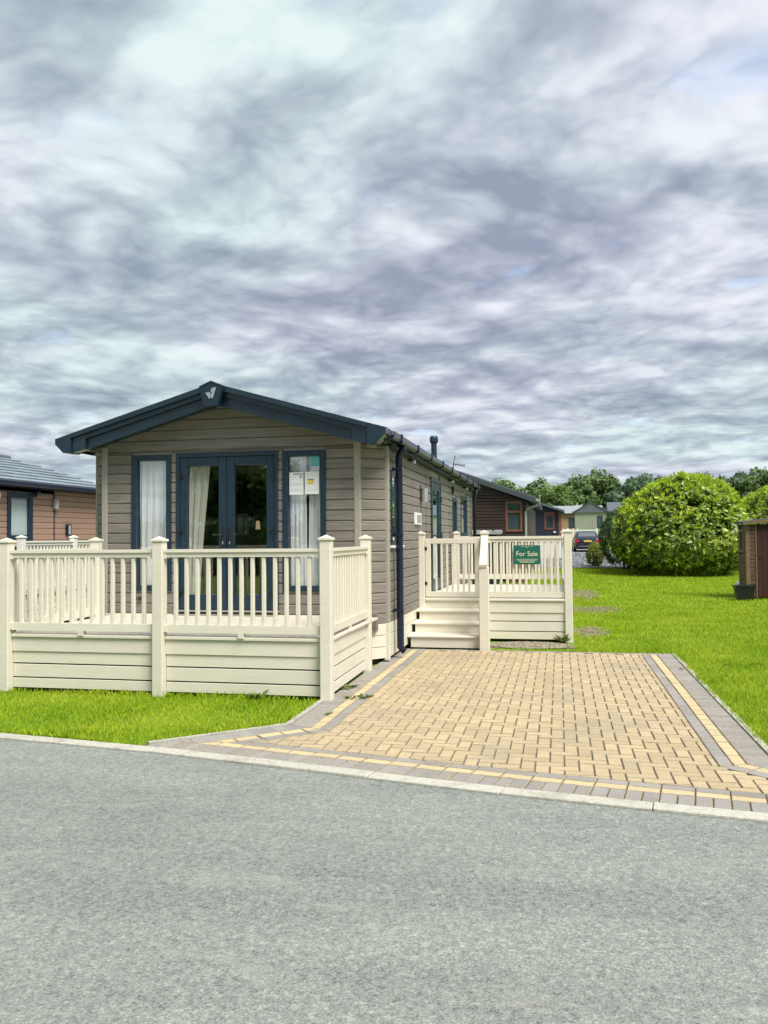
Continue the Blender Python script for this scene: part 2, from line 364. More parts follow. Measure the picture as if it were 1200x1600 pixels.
    def mesh(s, name, mt, smooth=False):
        a = np.array(s.v, float); c = Vector(((a[:,0].min()+a[:,0].max())/2, (a[:,1].min()+a[:,1].max())/2, a[:,2].min()))
        me = bpy.data.meshes.new(name); me.from_pydata([(p[0]-c.x, p[1]-c.y, p[2]-c.z) for p in s.v], [], s.f)
        import bmesh
        bm = bmesh.new(); bm.from_mesh(me); bmesh.ops.recalc_face_normals(bm, faces=bm.faces); bm.to_mesh(me); bm.free()
        me.materials.append(mt)
        if smooth:
            for p in me.polygons: p.use_smooth = True
        me.update(); return me, c
    def build(s, name, mt, parent=None, kind=None, smooth=False):
        me, c = s.mesh(name, M[mt] if isinstance(mt, str) else mt, smooth)
        if name in ('paver', 'border_paver', 'paver_field'):
            me.materials.append(M['jointdirt'])
            for p in me.polygons:
                if p.normal.z < .9: p.material_index = 1
        ob = bpy.data.objects.new(name, me); ob.location = c - W[parent]; W[ob] = c
        return finish(ob, parent, kind)
def inst(me, name, loc, parent=None, rz=0.):
    ob = bpy.data.objects.new(name, me); ob.location = Vector(loc) - W[parent]; ob.rotation_euler.z = rz; W[ob] = Vector(loc)
    return finish(ob, parent)
def npmesh(name, V, F, mt, parent=None, kind=None):
    """V (n,3), F (m,k) uniform polygons"""
    me = bpy.data.meshes.new(name); k = F.shape[1]
    me.vertices.add(len(V)); me.vertices.foreach_set('co', np.ascontiguousarray(V, dtype=np.float32).ravel())
    me.loops.add(F.size); me.loops.foreach_set('vertex_index', np.ascontiguousarray(F, dtype=np.int32).ravel())
    me.polygons.add(len(F)); me.polygons.foreach_set('loop_start', np.arange(len(F), dtype=np.int32)*k)
    try: me.polygons.foreach_set('loop_total', np.full(len(F), k, dtype=np.int32))
    except Exception: pass
    me.update(calc_edges=True); me.validate(); me.materials.append(M[mt] if isinstance(mt, str) else mt)
    ob = bpy.data.objects.new(name, me); ob.location = -W[parent]; W[ob] = Vector((0, 0, 0))
    return finish(ob, parent, kind)
def wallxf(p0, p1, out):
    """(s along the wall, d outwards, z) -> world"""
    p0 = Vector((*p0, 0)); d = (Vector((*p1, 0)) - p0).normalized(); o = Vector((*out, 0)).normalized()
    return lambda s_, d_, z: tuple(p0 + d*s_ + o*d_ + Vector((0, 0, z)))
def wlen(p0, p1): return math.hypot(p1[0]-p0[0], p1[1]-p0[1])
def cut(length, z0, z1, ops, s0=0.):
    """free intervals of a row z0..z1 beside the openings (a,b,za,zb)"""
    iv = [(s0, length)]
    for a, b, za, zb in ops:
        if zb <= z0+.004 or za >= z1-.004: continue
        nv = []
        for p, q in iv:
            if b <= p or a >= q: nv.append((p, q)); continue
            if a > p+.005: nv.append((p, a))
            if b < q-.005: nv.append((b, q))
        iv = nv
    return iv
def board(xf, s0, s1, z0, h, t=.020, rec=.017):
    m_ = MB(xf); pr = [(-.004, z0), (t, z0), (t, z0+h-.028), (t-rec, z0+h-.010), (t-rec, z0+h), (-.004, z0+h)]
    n = len(pr); vs = [(s0, d, z) for d, z in pr] + [(s1, d, z) for d, z in pr]
    return m_.add(vs, [tuple(range(n)), tuple(range(2*n-1, n-1, -1))] + [(i, n+i, n+(i+1) % n, (i+1) % n) for i in range(n)])
def siding(parent, xf, length, z0, z1, pitch, ops, mt, s0=0., name='siding_board', seams=()):
    z = z0
    while z < z1-.02:
        h = min(pitch, z1-z)
        for a, b in cut(length, z, z+h, ops, s0):
            cuts = [a] + [q for q in seams if a+.02 < q < b-.02] + [b]
            for i in range(len(cuts)-1):
                board(xf, cuts[i]+(.002 if i else 0), cuts[i+1]-(.002 if i < len(cuts)-2 else 0), z, h).build(name, mt, parent)
        z += pitch
def shell(parent, xf, length, z0, z1, th, ops, mt, name='wall_panel', s0=0.):
    """the wall behind the boards, with real openings"""
    m_ = MB(xf); zs = sorted({z0, z1, *[min(max(q, z0), z1) for o in ops for q in o[2:4]]})
    for za, zb in zip(zs, zs[1:]):
        if zb-za < .004: continue
        for a, b in cut(length, za, zb, ops, s0): m_.box(a, b, -th, -.006, za, zb)
    return m_.build(name, mt, parent)
def window(parent, xf, a, b, z0, z1, fw_=.055, mt='navy', gl='glass', proud=.03, sill=False, name='window', transom=None, mullion=None):
    m_ = MB(xf); dp = -.05
    m_.box(a, a+fw_, dp, proud, z0, z1, .005); m_.box(b-fw_, b, dp, proud, z0, z1, .005)
    m_.box(a+fw_, b-fw_, dp, proud-.002, z1-fw_, z1, .005); m_.box(a+fw_, b-fw_, dp, proud-.002, z0, z0+fw_, .005)
    if transom: m_.box(a+fw_, b-fw_, dp, proud-.006, transom-fw_/2, transom+fw_/2, .004)
    w_ = m_.build(name, mt, parent)
    zs = [z0+fw_] + ([transom] if transom else []) + [z1-fw_]
    for i in range(len(zs)-1):
        za = zs[i] + (fw_/2 if transom and i else 0); zb = zs[i+1] - (fw_/2 if transom and i == 0 else 0)
        MB(xf).box(a+fw_, b-fw_, -.02, -.012, za, zb).build('pane', gl, w_)
    if sill: MB(xf).box(a-.03, b+.03, .0, proud+.03, z0-.035, z0-.002, .004).build('sill', sill, w_)
    return w_
def gz(y): return max(0., y-31)*.0185 if y < 130 else 99*.0185

# ---------------------------------------------------------------- ground, road
def ground():
    xs = [-400, -150, -60, -30, -15, -8, 0, 8, 15, 30, 60, 150, 400]; ys = [-300, -100, -40, -15, 0, 10, 20, 31, 40, 50, 60, 80, 100, 130, 200, 400, 900]
    V = [(x, y, gz(y)-.03) for y in ys for x in xs]; n = len(xs)
    F = [(j*n+i, j*n+i+1, (j+1)*n+i+1, (j+1)*n+i) for j in range(len(ys)-1) for i in range(n-1)]
    ob = npmesh('lawn', np.array(V), np.array(F), 'lawn', None, 'structure')
    return tag(ob, 'bright green mown lawn around the lodges')
ground()
KF = [(-30, 7.9), (-14, 7.05), (-8, 6.47), (-4.49, 6.06), (-3.12, 5.865), (-2.68, 5.785), (-1.16, 5.455), (-.29, 5.275), (.55, 5.135), (1.10, 5.05), (3, 4.77), (8, 4.2), (16, 3.5), (40, 2.2)]
def kerb_y(x):
    for (xa, ya), (xb, yb) in zip(KF, KF[1:]):
        if xa <= x <= xb: return ya + (yb-ya)*(x-xa)/(xb-xa)
    return KF[0][1] if x < KF[0][0] else KF[-1][1]
def kerb_n(x):
    dy = (kerb_y(x+.6)-kerb_y(x-.6))/1.2; l = math.hypot(1, dy); return Vector((-dy/l, 1/l)), Vector((1/l, dy/l))
def road():
    xs = list(np.arange(-60, 60.1, 1.5)); V = []; F = []
    for x in xs:
        ky = kerb_y(x)+.02
        V += [(x, ky, -.016), (x, ky-1.5, -.016), (x, ky-5.6, -.016)]
    for i in range(len(xs)-1):
        for k in range(2): F.append((3*i+k+1, 3*(i+1)+k+1, 3*(i+1)+k, 3*i+k))
    tag(npmesh('road', np.array(V), np.array(F), 'asphalt', None, 'structure'), 'worn pale grey asphalt road in the foreground')
road()
def kerb():
    bed = MB(); x = -14.; stones = []
    root = None; ln = .915; pts = []
    while x < 13.5:
        n_, t_ = kerb_n(x); x2 = x + t_.x*ln; pts.append((x, x2)); x = x2
    xs = np.linspace(-14., 13.5, 80); V = []; F = []
    for x in xs:
        n_, t_ = kerb_n(x); y = kerb_y(x)
        V += [(x, y, -.022), (x+n_.x*.13, y+n_.y*.13, -.022)]
    for i in range(len(xs)-1): F.append((2*i, 2*i+2, 2*i+3, 2*i+1))
    root = npmesh('kerb', np.array(V), np.array(F), 'sand', None, 'structure'); tag(root, 'flush pale concrete kerb between road and lawn')
    for xa, xb in pts:
        n_, _ = kerb_n((xa+xb)/2); a = Vector((xa, kerb_y(xa))); b = Vector((xb, kerb_y(xb))); d = (b-a).normalized(); o = Vector((-d.y, d.x))
        xf = (lambda a, d, o: lambda s_, w, z: (a.x+d.x*s_+o.x*w, a.y+d.y*s_+o.y*w, z))(a, d, o)
        jz = random.uniform(-.003, .003)
        MB(xf).box(.003, (b-a).length-.003, .0, .125, -.02, .004+jz, .006).build('kerb_stone', 'kerb', root)
kerb()

# ---------------------------------------------------------------- block-paved driveway
XL, XR, YB = -2.29, 1.46, 11.87                  # outer edges of the paving
YCL, YCR = 6.90, 6.33                             # where the sides flare out to the kerb
def clip(poly, px, py, nx, ny):
    out = []
    for i in range(len(poly)):
        a, b = poly[i], poly[(i+1) % len(poly)]
        da, db = (a[0]-px)*nx+(a[1]-py)*ny, (b[0]-px)*nx+(b[1]-py)*ny
        if da >= 0: out.append(a)
        if (da >= 0) != (db >= 0):
            t_ = da/(da-db); out.append((a[0]+(b[0]-a[0])*t_, a[1]+(b[1]-a[1])*t_))
    return out
def area(p): return abs(sum(p[i][0]*p[(i+1) % len(p)][1]-p[(i+1) % len(p)][0]*p[i][1] for i in range(len(p))))/2
def shrink(p, g):
    cx = sum(q[0] for q in p)/len(p); cy = sum(q[1] for q in p)/len(p); out = []
    for x, y in p:
        dx, dy = x-cx, y-cy; l = math.hypot(dx, dy) or 1
        out.append((x-math.copysign(min(g, abs(dx)*.5), dx), y-math.copysign(min(g, abs(dy)*.5), dy)))
    return out
def paver_geo(mb, poly, z=0., joint=.0024, ch=.006, depth=.035):
    p = shrink(poly, joint); q = shrink(p, ch); n = len(p)
    tl = (random.gauss(0, .004), random.gauss(0, .004)); cx, cy = p[0]
    zz = lambda x, y, b: z + b + (x-cx)*tl[0] + (y-cy)*tl[1]
    vs = [(x, y, z-depth) for x, y in p] + [(x, y, zz(x, y, -ch)) for x, y in p] + [(x, y, zz(x, y, 0)) for x, y in q]
    fs = [(i, (i+1) % n, n+(i+1) % n, n+i) for i in range(n)] + [(n+i, n+(i+1) % n, 2*n+(i+1) % n, 2*n+i) for i in range(n)] + [tuple(range(2*n, 3*n))]
    mb.add(vs, fs)
def driveway():
    # bed
    outer = [(XL, 11.9), (XL, YCL), (-3.30, kerb_y(-3.3)+.13)]
    for x in np.linspace(-3.0, 2.4, 14): outer.append((x, kerb_y(x)+.12))
    outer += [(2.55, kerb_y(2.55)+.13), (XR, YCR), (XR, 11.9)]
    me = bpy.data.meshes.new('driveway'); me.from_pydata([(x, y, -.011) for x, y in outer], [], [tuple(range(len(outer)))]); me.materials.append(M['sand'])
    bed = bpy.data.objects.new('driveway', me); W[bed] = Vector((0, 0, 0)); finish(bed, None, 'structure'); tag(bed, 'buff block-paved parking bay with grey borders in front of the steps')
    nF, tF = kerb_n(-.3)
    # front datum: a straight line along the kerb back
    A = Vector((-3.4, kerb_y(-3.4)))+kerb_n(-3.4)[0]*.128; B = Vector((3.0, kerb_y(3.0)))+kerb_n(3.0)[0]*.128
    def course(pts_fn, s0, s1, step, w0, w1, mt, cl=None, nm='border_paver'):
        s_ = s0
        while s_ < s1-.01:
            e = min(s_+step, s1)
            a0, a1, b0, b1 = pts_fn(s_, w0), pts_fn(e, w0), pts_fn(s_, w1), pts_fn(e, w1)
            poly = [a0, a1, b1, b0]
            for c_ in (cl or ()):
                poly = clip(poly, *c_)
                if len(poly) < 3: break
            if len(poly) >= 3 and area(poly) > .002:
                b_ = MB(); paver_geo(b_, poly, random.gauss(0, .0012)); b_.build(nm, mt, bed)
            s_ = e
    def alongkerb(s_, w):
        # s measured in x along the kerb
        n_, _ = kerb_n(s_); return (s_+n_.x*(w+.128), kerb_y(s_)+n_.y*(w+.128))
    # front courses, clipped by the flare edges
    fl = Vector((-3.16, 6.06)); fd = (Vector((XL, YCL))-fl).normalized(); fn = Vector((fd.y, -fd.x))     # inside = to the right
    fr = Vector((2.36, 5.50)); gd = (Vector((XR, YCR))-fr).normalized(); gn = Vector((-gd.y, gd.x))
    cF = [(fl.x, fl.y, fn.x, fn.y), (fr.x, fr.y, gn.x, gn.y)]
    course(alongkerb, -3.3, 2.5, .101, 0, .20, 'greypave', cF)
    in2 = lambda d: [(fl.x+fn.x*d, fl.y+fn.y*d, fn.x, fn.y), (fr.x+gn.x*d, fr.y+gn.y*d, gn.x, gn.y)]
    course(alongkerb, -3.3, 2.5, .202, .20, .30, 'yellowpave', in2(.2))
    course(alongkerb, -3.3, 2.5, .202, .30, .40, 'greypave', in2(.3))
    # flares
    Lf = (Vector((XL, YCL))-fl).length; Lg = (Vector((XR, YCR))-fr).length
    afl = lambda s_, w: (fl.x+fd.x*s_+fn.x*w, fl.y+fd.y*s_+fn.y*w)
    afr = lambda s_, w: (fr.x+gd.x*s_+gn.x*w, fr.y+gd.y*s_+gn.y*w)
    k0 = Vector(alongkerb(-2.4, .20)); kn = kerb_n(-2.4)[0]
    k1 = Vector(alongkerb(1.6, .20)); kn1 = kerb_n(1.6)[0]
    bisL = (Vector((0, 1))+fd).normalized(); bl = (bisL.y, -bisL.x)   # mitre at the corner
    mL = (XL, YCL, -bisL.x, -bisL.y)
    def mit(x, y, d): b_ = (Vector((0, 1))+d).normalized(); return (x, y, -b_.x, -b_.y)
    for fn_, Lx, corner, dd, kk in ((afl, Lf, (XL, YCL), fd, (k0, kn)), (afr, Lg, (XR, YCR), gd, (k1, kn1))):
        base = [mit(*corner, dd)]
        course(fn_, 0, Lx+.2, .101, 0, .20, 'greypave', base+[(kk[0].x, kk[0].y, kk[1].x, kk[1].y)])
        course(fn_, 0, Lx+.2, .202, .20, .30, 'yellowpave', base+[(kk[0].x+kk[1].x*.1, kk[0].y+kk[1].y*.1, kk[1].x, kk[1].y)])
        course(fn_, 0, Lx+.2, .202, .30, .40, 'greypave', base+[(kk[0].x+kk[1].x*.2, kk[0].y+kk[1].y*.2, kk[1].x, kk[1].y)])
    # sides
    for sgn, X, Yc, dd in ((1, XL, YCL, fd), (-1, XR, YCR, gd)):
        f_ = (lambda sgn, X: lambda s_, w: (X+sgn*w, s_) if sgn > 0 else (X-w, s_))(sgn, X)
        mm = mit(X, Yc, dd); mm = (mm[0], mm[1], -mm[2], -mm[3])
        yl = YB-.10
        course(f_, Yc-.15, yl, .101, 0, .20, 'greypave', [mm])
        course(f_, Yc-.25, yl, .202, .20, .30, 'yellowpave', [mm])
        course(f_, Yc-.3, yl, .202, .30, .40, 'greypave', [mm])
    course(lambda s_, w: (s_, YB-.1+w), XL, XR, .202, 0, .1, 'greypave')
    # herringbone field
    x0, x1 = XL+.4, XR-.4
    h0 = Vector(alongkerb(-2.0, .40)); h1 = Vector(alongkerb(1.2, .40)); hd = (h1-h0).normalized(); hn = (-hd.y, hd.x)
    cells = []
    for a in range(-14, 32):
        for b in range(0, 70):
            d = (a-b) % 4; x = x0+a*.1; y = YB-.1-b*.1-.1
            if d == 0: cells.append([(x, y), (x+.2, y), (x+.2, y+.1), (x, y+.1)])
            elif d == 3: cells.append([(x, y-.1), (x+.1, y-.1), (x+.1, y+.1), (x, y+.1)])
    polys = []
    for p in cells:
        cy = sum(q[1] for q in p)/4
        p = clip(p, 0, YB-.1, 0, -1)
        for (X, Yc, o, n_, s_) in ((x0, YCL-.17, fl+fn*.4, fn, 1), (x1, YCR-.17, fr+gn*.4, gn, -1)):
            if len(p) < 3: break
            p = clip(p, X, 0, s_, 0) if cy > Yc else clip(p, o.x, o.y, n_.x, n_.y)
        # clip by the kerb-parallel line under this paver
        if len(p) >= 3:
            cx = sum(q[0] for q in p)/len(p); n_, _ = kerb_n(cx); q = alongkerb(cx, .40); p = clip(p, q[0], q[1], n_.x, n_.y)
        if len(p) >= 3 and area(p) > .0015: polys.append(p)
    inview = lambda p: p[0][0] < .232*p[0][1]
    polys.sort(key=lambda p: (not inview(p), p[0][1]))
    rest = MB()
    for i, p in enumerate(polys):
        z = random.gauss(0, .0013)
        if i < 300:
            b_ = MB(); paver_geo(b_, p, z); b_.build('paver', 'buff', bed)
        else: paver_geo(rest, p, z)
    rest.build('paver_field', 'buff', bed, 'stuff')
    # narrow concrete edgings along the lawn
    def edging(pts, label):
        root = MB(); ed = None
        for a, b in zip(pts, pts[1:]):
            a, b = Vector(a), Vector(b); n = max(1, round((b-a).length/.915))
            for k in range(n):
                p = a+(b-a)*(k/n); q = a+(b-a)*((k+1)/n); d = (q-p).normalized()
                mm = MB().bar((p.x+d.x*.003, p.y+d.y*.003, -.028), (q.x-d.x*.003, q.y-d.y*.003, -.028), .05, .075+random.uniform(-.006, .006))
                if ed is None:
                    ed = bpy.data.objects.new('path_edging', None); ed.location = (a.x, a.y, 0); col.objects.link(ed); W[ed] = Vector((a.x, a.y, 0)); ed['kind'] = 'structure'; ed['label'] = label
                mm.build('edging_stone', 'edging', ed)
    edging([(-2.315, 7.96), (-2.315, YCL+.01), (-3.20, 6.09)], 'pale concrete edging between small front lawn and block paving')
    edging([(XR+.027, YB), (XR+.027, YCR-.01), (2.45, 5.40)], 'pale concrete edging between right lawn and block paving')
driveway()

# ---------------------------------------------------------------- the lodge
XC = -4.26
def lodge():
    root = empty('holiday_lodge', (XC, 15.7, 0), 'taupe boarded holiday lodge with dark blue frames and low gable roof', 'lodge')
    FL, FR_, YF = -6.02, -2.50, 10.26
    SL, SR, YS, YE = -6.32, -2.20, 10.60, 21.2
    Z0, PT = .50, .1335
    # front wall
    xf = wallxf((FL, YF), (FR_, YF), (0, -1)); ln = FR_-FL
    o = lambda a, b, z0, z1: (a-FL, b-FL, z0, z1)
    ops = [o(-5.62, -5.04, .92, 2.735), o(-4.97, -3.55, .63, 2.745), o(-3.49, -2.91, .92, 2.735)]
    siding(root, xf, ln, Z0, 2.80, PT, ops, 'siding')
    shell(root, xf, ln, Z0, 2.80, .08, ops, 'interior')
    z = Z0+PT*math.ceil((2.80-Z0)/PT - .01); zz = 2.80
    while zz < 3.36:                               # gable boards, cut to the rake
        h = min(PT, 3.40-zz)
        rk = lambda q: max(.02, min(1.98, (3.47-q)/.29))
        for _ in (0,):
            w0, w1 = rk(zz), rk(zz+h)
            m_ = MB(); yf = YF-.016
            m_.add([(XC-w0, yf, zz), (XC+w0, yf, zz), (XC+w1, yf, zz+h-.022), (XC-w1, yf, zz+h-.022), (XC-w1, yf+.012, zz+h), (XC+w1, yf+.012, zz+h),
                    (XC-w0, YF+.01, zz), (XC+w0, YF+.01, zz), (XC+w1, YF+.01, zz+h), (XC-w1, YF+.01, zz+h)],
                   [(0,1,2,3), (3,2,5,4), (0,3,4,9,6), (1,7,8,5,2), (6,9,8,7), (0,6,7,1), (4,5,8,9)])
            m_.build('siding_board', 'siding', root)
        zz += PT
    # canted corners
    for s_, (pa, pb) in ((1, ((FR_, YF), (SR, YS))), (-1, ((FL, YF), (SL, YS)))):
        out = Vector((pb[1]-pa[1], -(pb[0]-pa[0]))) if s_ > 0 else Vector((-(pb[1]-pa[1]), (pb[0]-pa[0])))
        if s_ < 0 and out.y > 0: out = -out
        cx = wallxf(pa, pb, out); l = wlen(pa, pb)
        siding(root, cx, l, Z0, 2.82, PT, [], 'siding'); shell(root, cx, l, Z0, 2.82, .08, [], 'interior')
        # corner trims, one each edge
        for px_, py_, w in ((pa[0], pa[1], .042), (pb[0], pb[1], .036)):
            MB().box(px_-w, px_+w, py_-.03, py_+.05, Z0-.004, 2.86, .008).build('corner_trim', 'trim', root)
        sk = lambda a, b, m=cx: [MB(m).box(a, b, -.01, .02, zb, zb+.143, .004).build('skirting_board', 'cream', root) for zb in (.05, .2, .35)]
        sk(.03, l-.03)
        MB().box(pb[0]-.035, pb[0]+.035, pb[1]-.04, pb[1]+.03, .02, .495, .006).build('skirting_post', 'cream', root)
    # right side wall
    xs_ = wallxf((SR, YS), (SR, YE), (1, 0)); l = YE-YS
    o2 = lambda a, b, z0, z1: (a-YS, b-YS, z0, z1)
    sops = [o2(10.78, 11.50, 1.50, 2.50), o2(14.30, 15.50, .64, 2.66), o2(17.29, 18.05, .72, 2.44), o2(18.80, 20.1, 1.62, 2.56)]
    siding(root, xs_, l, Z0, 2.80, PT, sops, 'siding', seams=(13.83-YS, 16.8-YS, 19.99-YS))
    shell(root, xs_, l, Z0, 2.80, .08, sops, 'interior')
    for q in (13.83, 16.8): MB(xs_).box(q-YS-.012, q-YS+.012, .0, .020, Z0, 2.80).build('joint_strip', 'black', root)
    for a in np.arange(0.06, l, 2.4):
        for zb in (.05, .2, .35): MB(xs_).box(a, min(a+2.396, l), -.01, .02, zb, zb+.143, .004).build('skirting_board', 'cream', root)
    # left and rear walls
    xl_ = wallxf((SL, YS), (SL, YE), (-1, 0))
    shell(root, xl_, l, Z0, 2.80, .08, [], 'siding'); siding(root, xl_, l, Z0, 2.80, PT, [], 'siding', seams=(3, 6, 9))
    MB().box(SL+.1, SR-.1, YE-.08, YE, Z0, 2.95).build('rear_wall', 'siding', root)
    # corner trims at the far end
    MB().box(SR-.04, SR+.03, YE-.03, YE+.04, Z0, 2.82, .006).build('corner_trim', 'trim', root)
    # floor, chassis, inside
    MB().box(SL+.09, SR-.09, YF+.09, YE-.09, .42, .64).build('floor', 'carpet', root)
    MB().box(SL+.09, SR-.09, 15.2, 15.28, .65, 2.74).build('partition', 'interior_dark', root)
    MB().box(SL+.09, SR-.09, YF+.09, YE-.09, 2.76, 2.80).build('ceiling', 'interior', root)
    # windows in the front
    for a, b in ((-5.62, -5.04), (-3.49, -2.91)): window(root, xf, a-FL, b-FL, .92, 2.735, .075, proud=.04)
    # french doors
    a, b = -4.97-FL, -3.55-FL; z0, z1 = .645, 2.745; mid = (a+b)/2
    fm = MB(xf); fm.box(a, a+.05, -.05, .045, z0, z1, .006); fm.box(b-.05, b, -.05, .045, z0, z1, .006); fm.box(a+.05, b-.05, -.05, .043, z1-.055, z1, .006)
    fm.build('door_frame', 'navy', root)
    MB(xf).box(a-.02, b+.02, -.04, .075, .655, .675, .004).build('door_threshold', 'silver', root)
    for k, (p, q) in enumerate(((a+.052, mid-.003), (mid+.003, b-.052))):
        st = .105; zb = .685; zt = z1-.06
        dm = MB(xf); dm.box(p, p+st, -.035, .035, zb, zt, .007); dm.box(q-st, q, -.035, .035, zb, zt, .007)
        dm.box(p+st, q-st, -.035, .033, zt-.12, zt, .007); dm.box(p+st, q-st, -.035, .033, zb, zb+.19, .007)
        d_ = dm.build('glazed_door', 'navy', root)
        MB(xf).box(p+st, q-st, -.006, .002, zb+.19, zt-.12).build('pane', 'glass', d_)
        hx = q-.045 if k == 0 else p+.045
        MB(xf).box(hx-.016, hx+.016, .035, .045, 1.50, 1.76, .004).build('handle_plate', 'black', d_)
        s_ = -1 if k == 0 else 1
        hm = MB(xf); hm.tube([(hx, .04, 1.66), (hx, .085, 1.66), (hx+s_*.02, .09, 1.66), (hx+s_*.125, .09, 1.66)], .010, 8); hm.build('handle', 'black', d_)
        MB(xf).box(hx-.008, hx+.008, .045, .052, 1.535, 1.575, .003).build('lock', 'silver', d_)
        ex = a+.055 if k == 0 else b-.055
        for hz in (.90, 1.70, 2.42):
            hm = MB(xf); hm.box(ex-.055*(k == 1)-.01*(k == 0), ex+.055*(k == 0)+.01*(k == 1), .04, .058, hz, hz+.028, .004); hm.tube([(ex, .058, hz-.045), (ex, .058, hz+.055)], .013, 8)
            hm.build('hinge', 'black', d_)
    # outside sockets low on the front wall
    for sx in (-5.56, -5.49, -2.95): MB(xf).box(sx-FL-.022, sx-FL+.022, .012, .05, .80, .845, .006).build('vent_cap', 'black', root)
    # side windows and door
    window(root, xs_, 10.78-YS, 11.50-YS, 1.50, 2.50, .07, proud=.035, sill='white')
    window(root, xs_, 17.29-YS, 18.05-YS, .72, 2.44, .09, proud=.03)
    window(root, xs_, 18.80-YS, 20.1-YS, 1.62, 2.56, .09, proud=.03, sill='white')
    for y0, y1, z0, z1 in ((10.85, 11.43, 1.57, 2.43), (17.4, 17.95, .82, 2.35), (18.9, 20.0, 1.72, 2.46)):
        MB(xs_).box(y0-YS, y1-YS, -.04, -.03, z0, z1).build('window_blind', 'blind', root)
    a, b = 14.30-YS, 15.50-YS
    fm = MB(xs_); fm.box(a, a+.07, -.05, .04, .645, 2.66, .005); fm.box(b-.07, b, -.05, .04, .645, 2.66, .005); fm.box(a+.07, b-.07, -.05, .038, 2.59, 2.66, .005); fm.build('door_frame', 'navy', root)
    dm = MB(xs_); p, q = a+.072, b-.072; dm.box(p, p+.13, -.03, .03, .66, 2.585, .005); dm.box(q-.13, q, -.03, .03, .66, 2.585, .005); dm.box(p+.13, q-.13, -.03, .028, 2.44, 2.585, .005); dm.box(p+.13, q-.13, -.03, .028, .66, .86, .005)
    d_ = dm.build('glazed_door', 'navy', root); MB(xs_).box(p+.13, q-.13, -.005, .003, .86, 2.44).build('pane', 'glass', d_)
    MB(xs_).box(p+.13, q-.13, -.05, -.045, .86, 2.44).build('door_blind', 'blind', d_)
    hm = MB(xs_); hm.box(p+.05, p+.085, .03, .04, 1.5, 1.74); hm.tube([(p+.067, .035, 1.63), (p+.067, .08, 1.63), (p+.18, .085, 1.63)], .011, 8); hm.build('handle', 'black', d_)
    for hz in (.9, 1.62, 2.3): MB(xs_).tube([(q+.03, .045, hz-.05), (q+.03, .045, hz+.06)], .016, 8).build('hinge', 'black', d_)
    # wall fittings on the side
    lm = MB(xs_); s0 = 13.23-YS
    lm.box(s0-.03, s0+.03, .012, .03, 2.12, 2.44, .004); lm.build('light_bracket', 'black', root)
    MB(xs_).tube([(s0, .085, 2.17), (s0, .085, 2.39)], .055, 14).build('wall_light', 'silver', root, smooth=False)
    pl = MB(xs_); s0 = 12.62-YS; pl.box(s0, s0+.52, .014, .05, 1.80, 1.985, .006); p_ = pl.build('meter_box', 'white', root)
    MB(xs_).box(s0+.07, s0+.45, .05, .056, 1.835, 1.955).build('meter_cover', 'greyplastic', p_)
    for s0 in (12.15, 16.72, 19.35):
        sp = MB(xs_); sp.box(s0-YS-.02, s0-YS+.02, .01, .09, 2.735, 2.765, .004); s_ = sp.build('spotlight', 'black', root)
        MB(xs_).box(s0-YS-.018, s0-YS+.03, .09, .13, 2.70, 2.75, .006).build('lens', 'white', s_)
    MB(xs_).box(17.2-YS, 17.24-YS, .01, .07, 2.50, 2.66, .004).build('extract_vent', 'black', root)
    # roof
    YR0, YR1 = 9.91, 21.36
    tz = lambda x: 3.545-.2865*abs(x-XC)
    for s_ in (1, -1):
        ex = XC+s_*2.17
        MB().prism([(XC, tz(XC)), (ex, tz(ex)), (ex, tz(ex)-.05), (XC, tz(XC)-.05)], YR0, YR1, 'y').build('roof', 'rooffelt', root)
        # tile ends above the gutter
        tm = MB()
        for k in range(76):
            y = YR0+.06+k*.15; tm.tube([(ex-.12, y, tz(ex-.12)+.004), (ex+.035, y, tz(ex+.035)+.004)], .045, 6)
        tm.build('tile_edge', 'rooffelt', root, 'stuff')
        # soffit, fascia and gutter
        MB().box(min(ex, XC+s_*2.04), max(ex, XC+s_*2.04), 10.56, YR1-.01, 2.795, 2.82).build('soffit', 'navy', root)
        MB().box(min(ex, ex+s_*.02), max(ex, ex+s_*.02), 10.0, YR1-.005, 2.80, 2.915).build('fascia', 'navy2', root)
        gm = MB(); pr = [(0, 2.915), (0, 2.845), (.02, 2.825), (.075, 2.825), (.10, 2.85), (.10, 2.915), (.092, 2.915), (.09, 2.856), (.072, 2.836), (.024, 2.836), (.009, 2.85), (.009, 2.915)]
        gm.prism([(ex+s_*(.022+a_), b_) for a_, b_ in pr], 10.02, YR1, 'y'); g_ = gm.build('gutter', 'pipe', root)
        for k in range(9): MB().box(min(ex+s_*.02, ex+s_*.135), max(ex+s_*.02, ex+s_*.135), 10.5+k*1.3, 10.54+k*1.3, 2.815, 2.93).build('gutter_clip', 'pipe', g_)
        MB().box(min(ex+s_*.022, ex+s_*.10), max(ex+s_*.022, ex+s_*.10), YR1+.001, YR1+.02, 2.82, 2.92).build('gutter_end', 'greyplastic', g_)
        # bargeboards: main board, middle step and cap
        X = lambda u: XC+s_*u
        MB().prism([(X(0), 3.46), (X(1.80), 2.944), (X(1.80), 2.80), (X(0), 3.315)], 9.875, 9.915, 'y').build('bargeboard', 'navy2', root)
        MB().prism([(X(0), 3.515), (X(1.82), 2.992), (X(1.82), 2.93), (X(0), 3.445)], 9.835, 9.912, 'y').build('barge_step', 'navy2', root)
        MB().prism([(X(0), 3.578), (X(1.99), 3.006), (X(1.99), 2.946), (X(0), 3.506)], 9.795, 9.935, 'y').build('barge_cap', 'navy2', root)
        eb = MB().prism([(X(1.803), 2.996), (X(1.99), 2.945), (X(1.99), 2.752), (X(1.80), 2.796)], 9.833, 9.95, 'y')
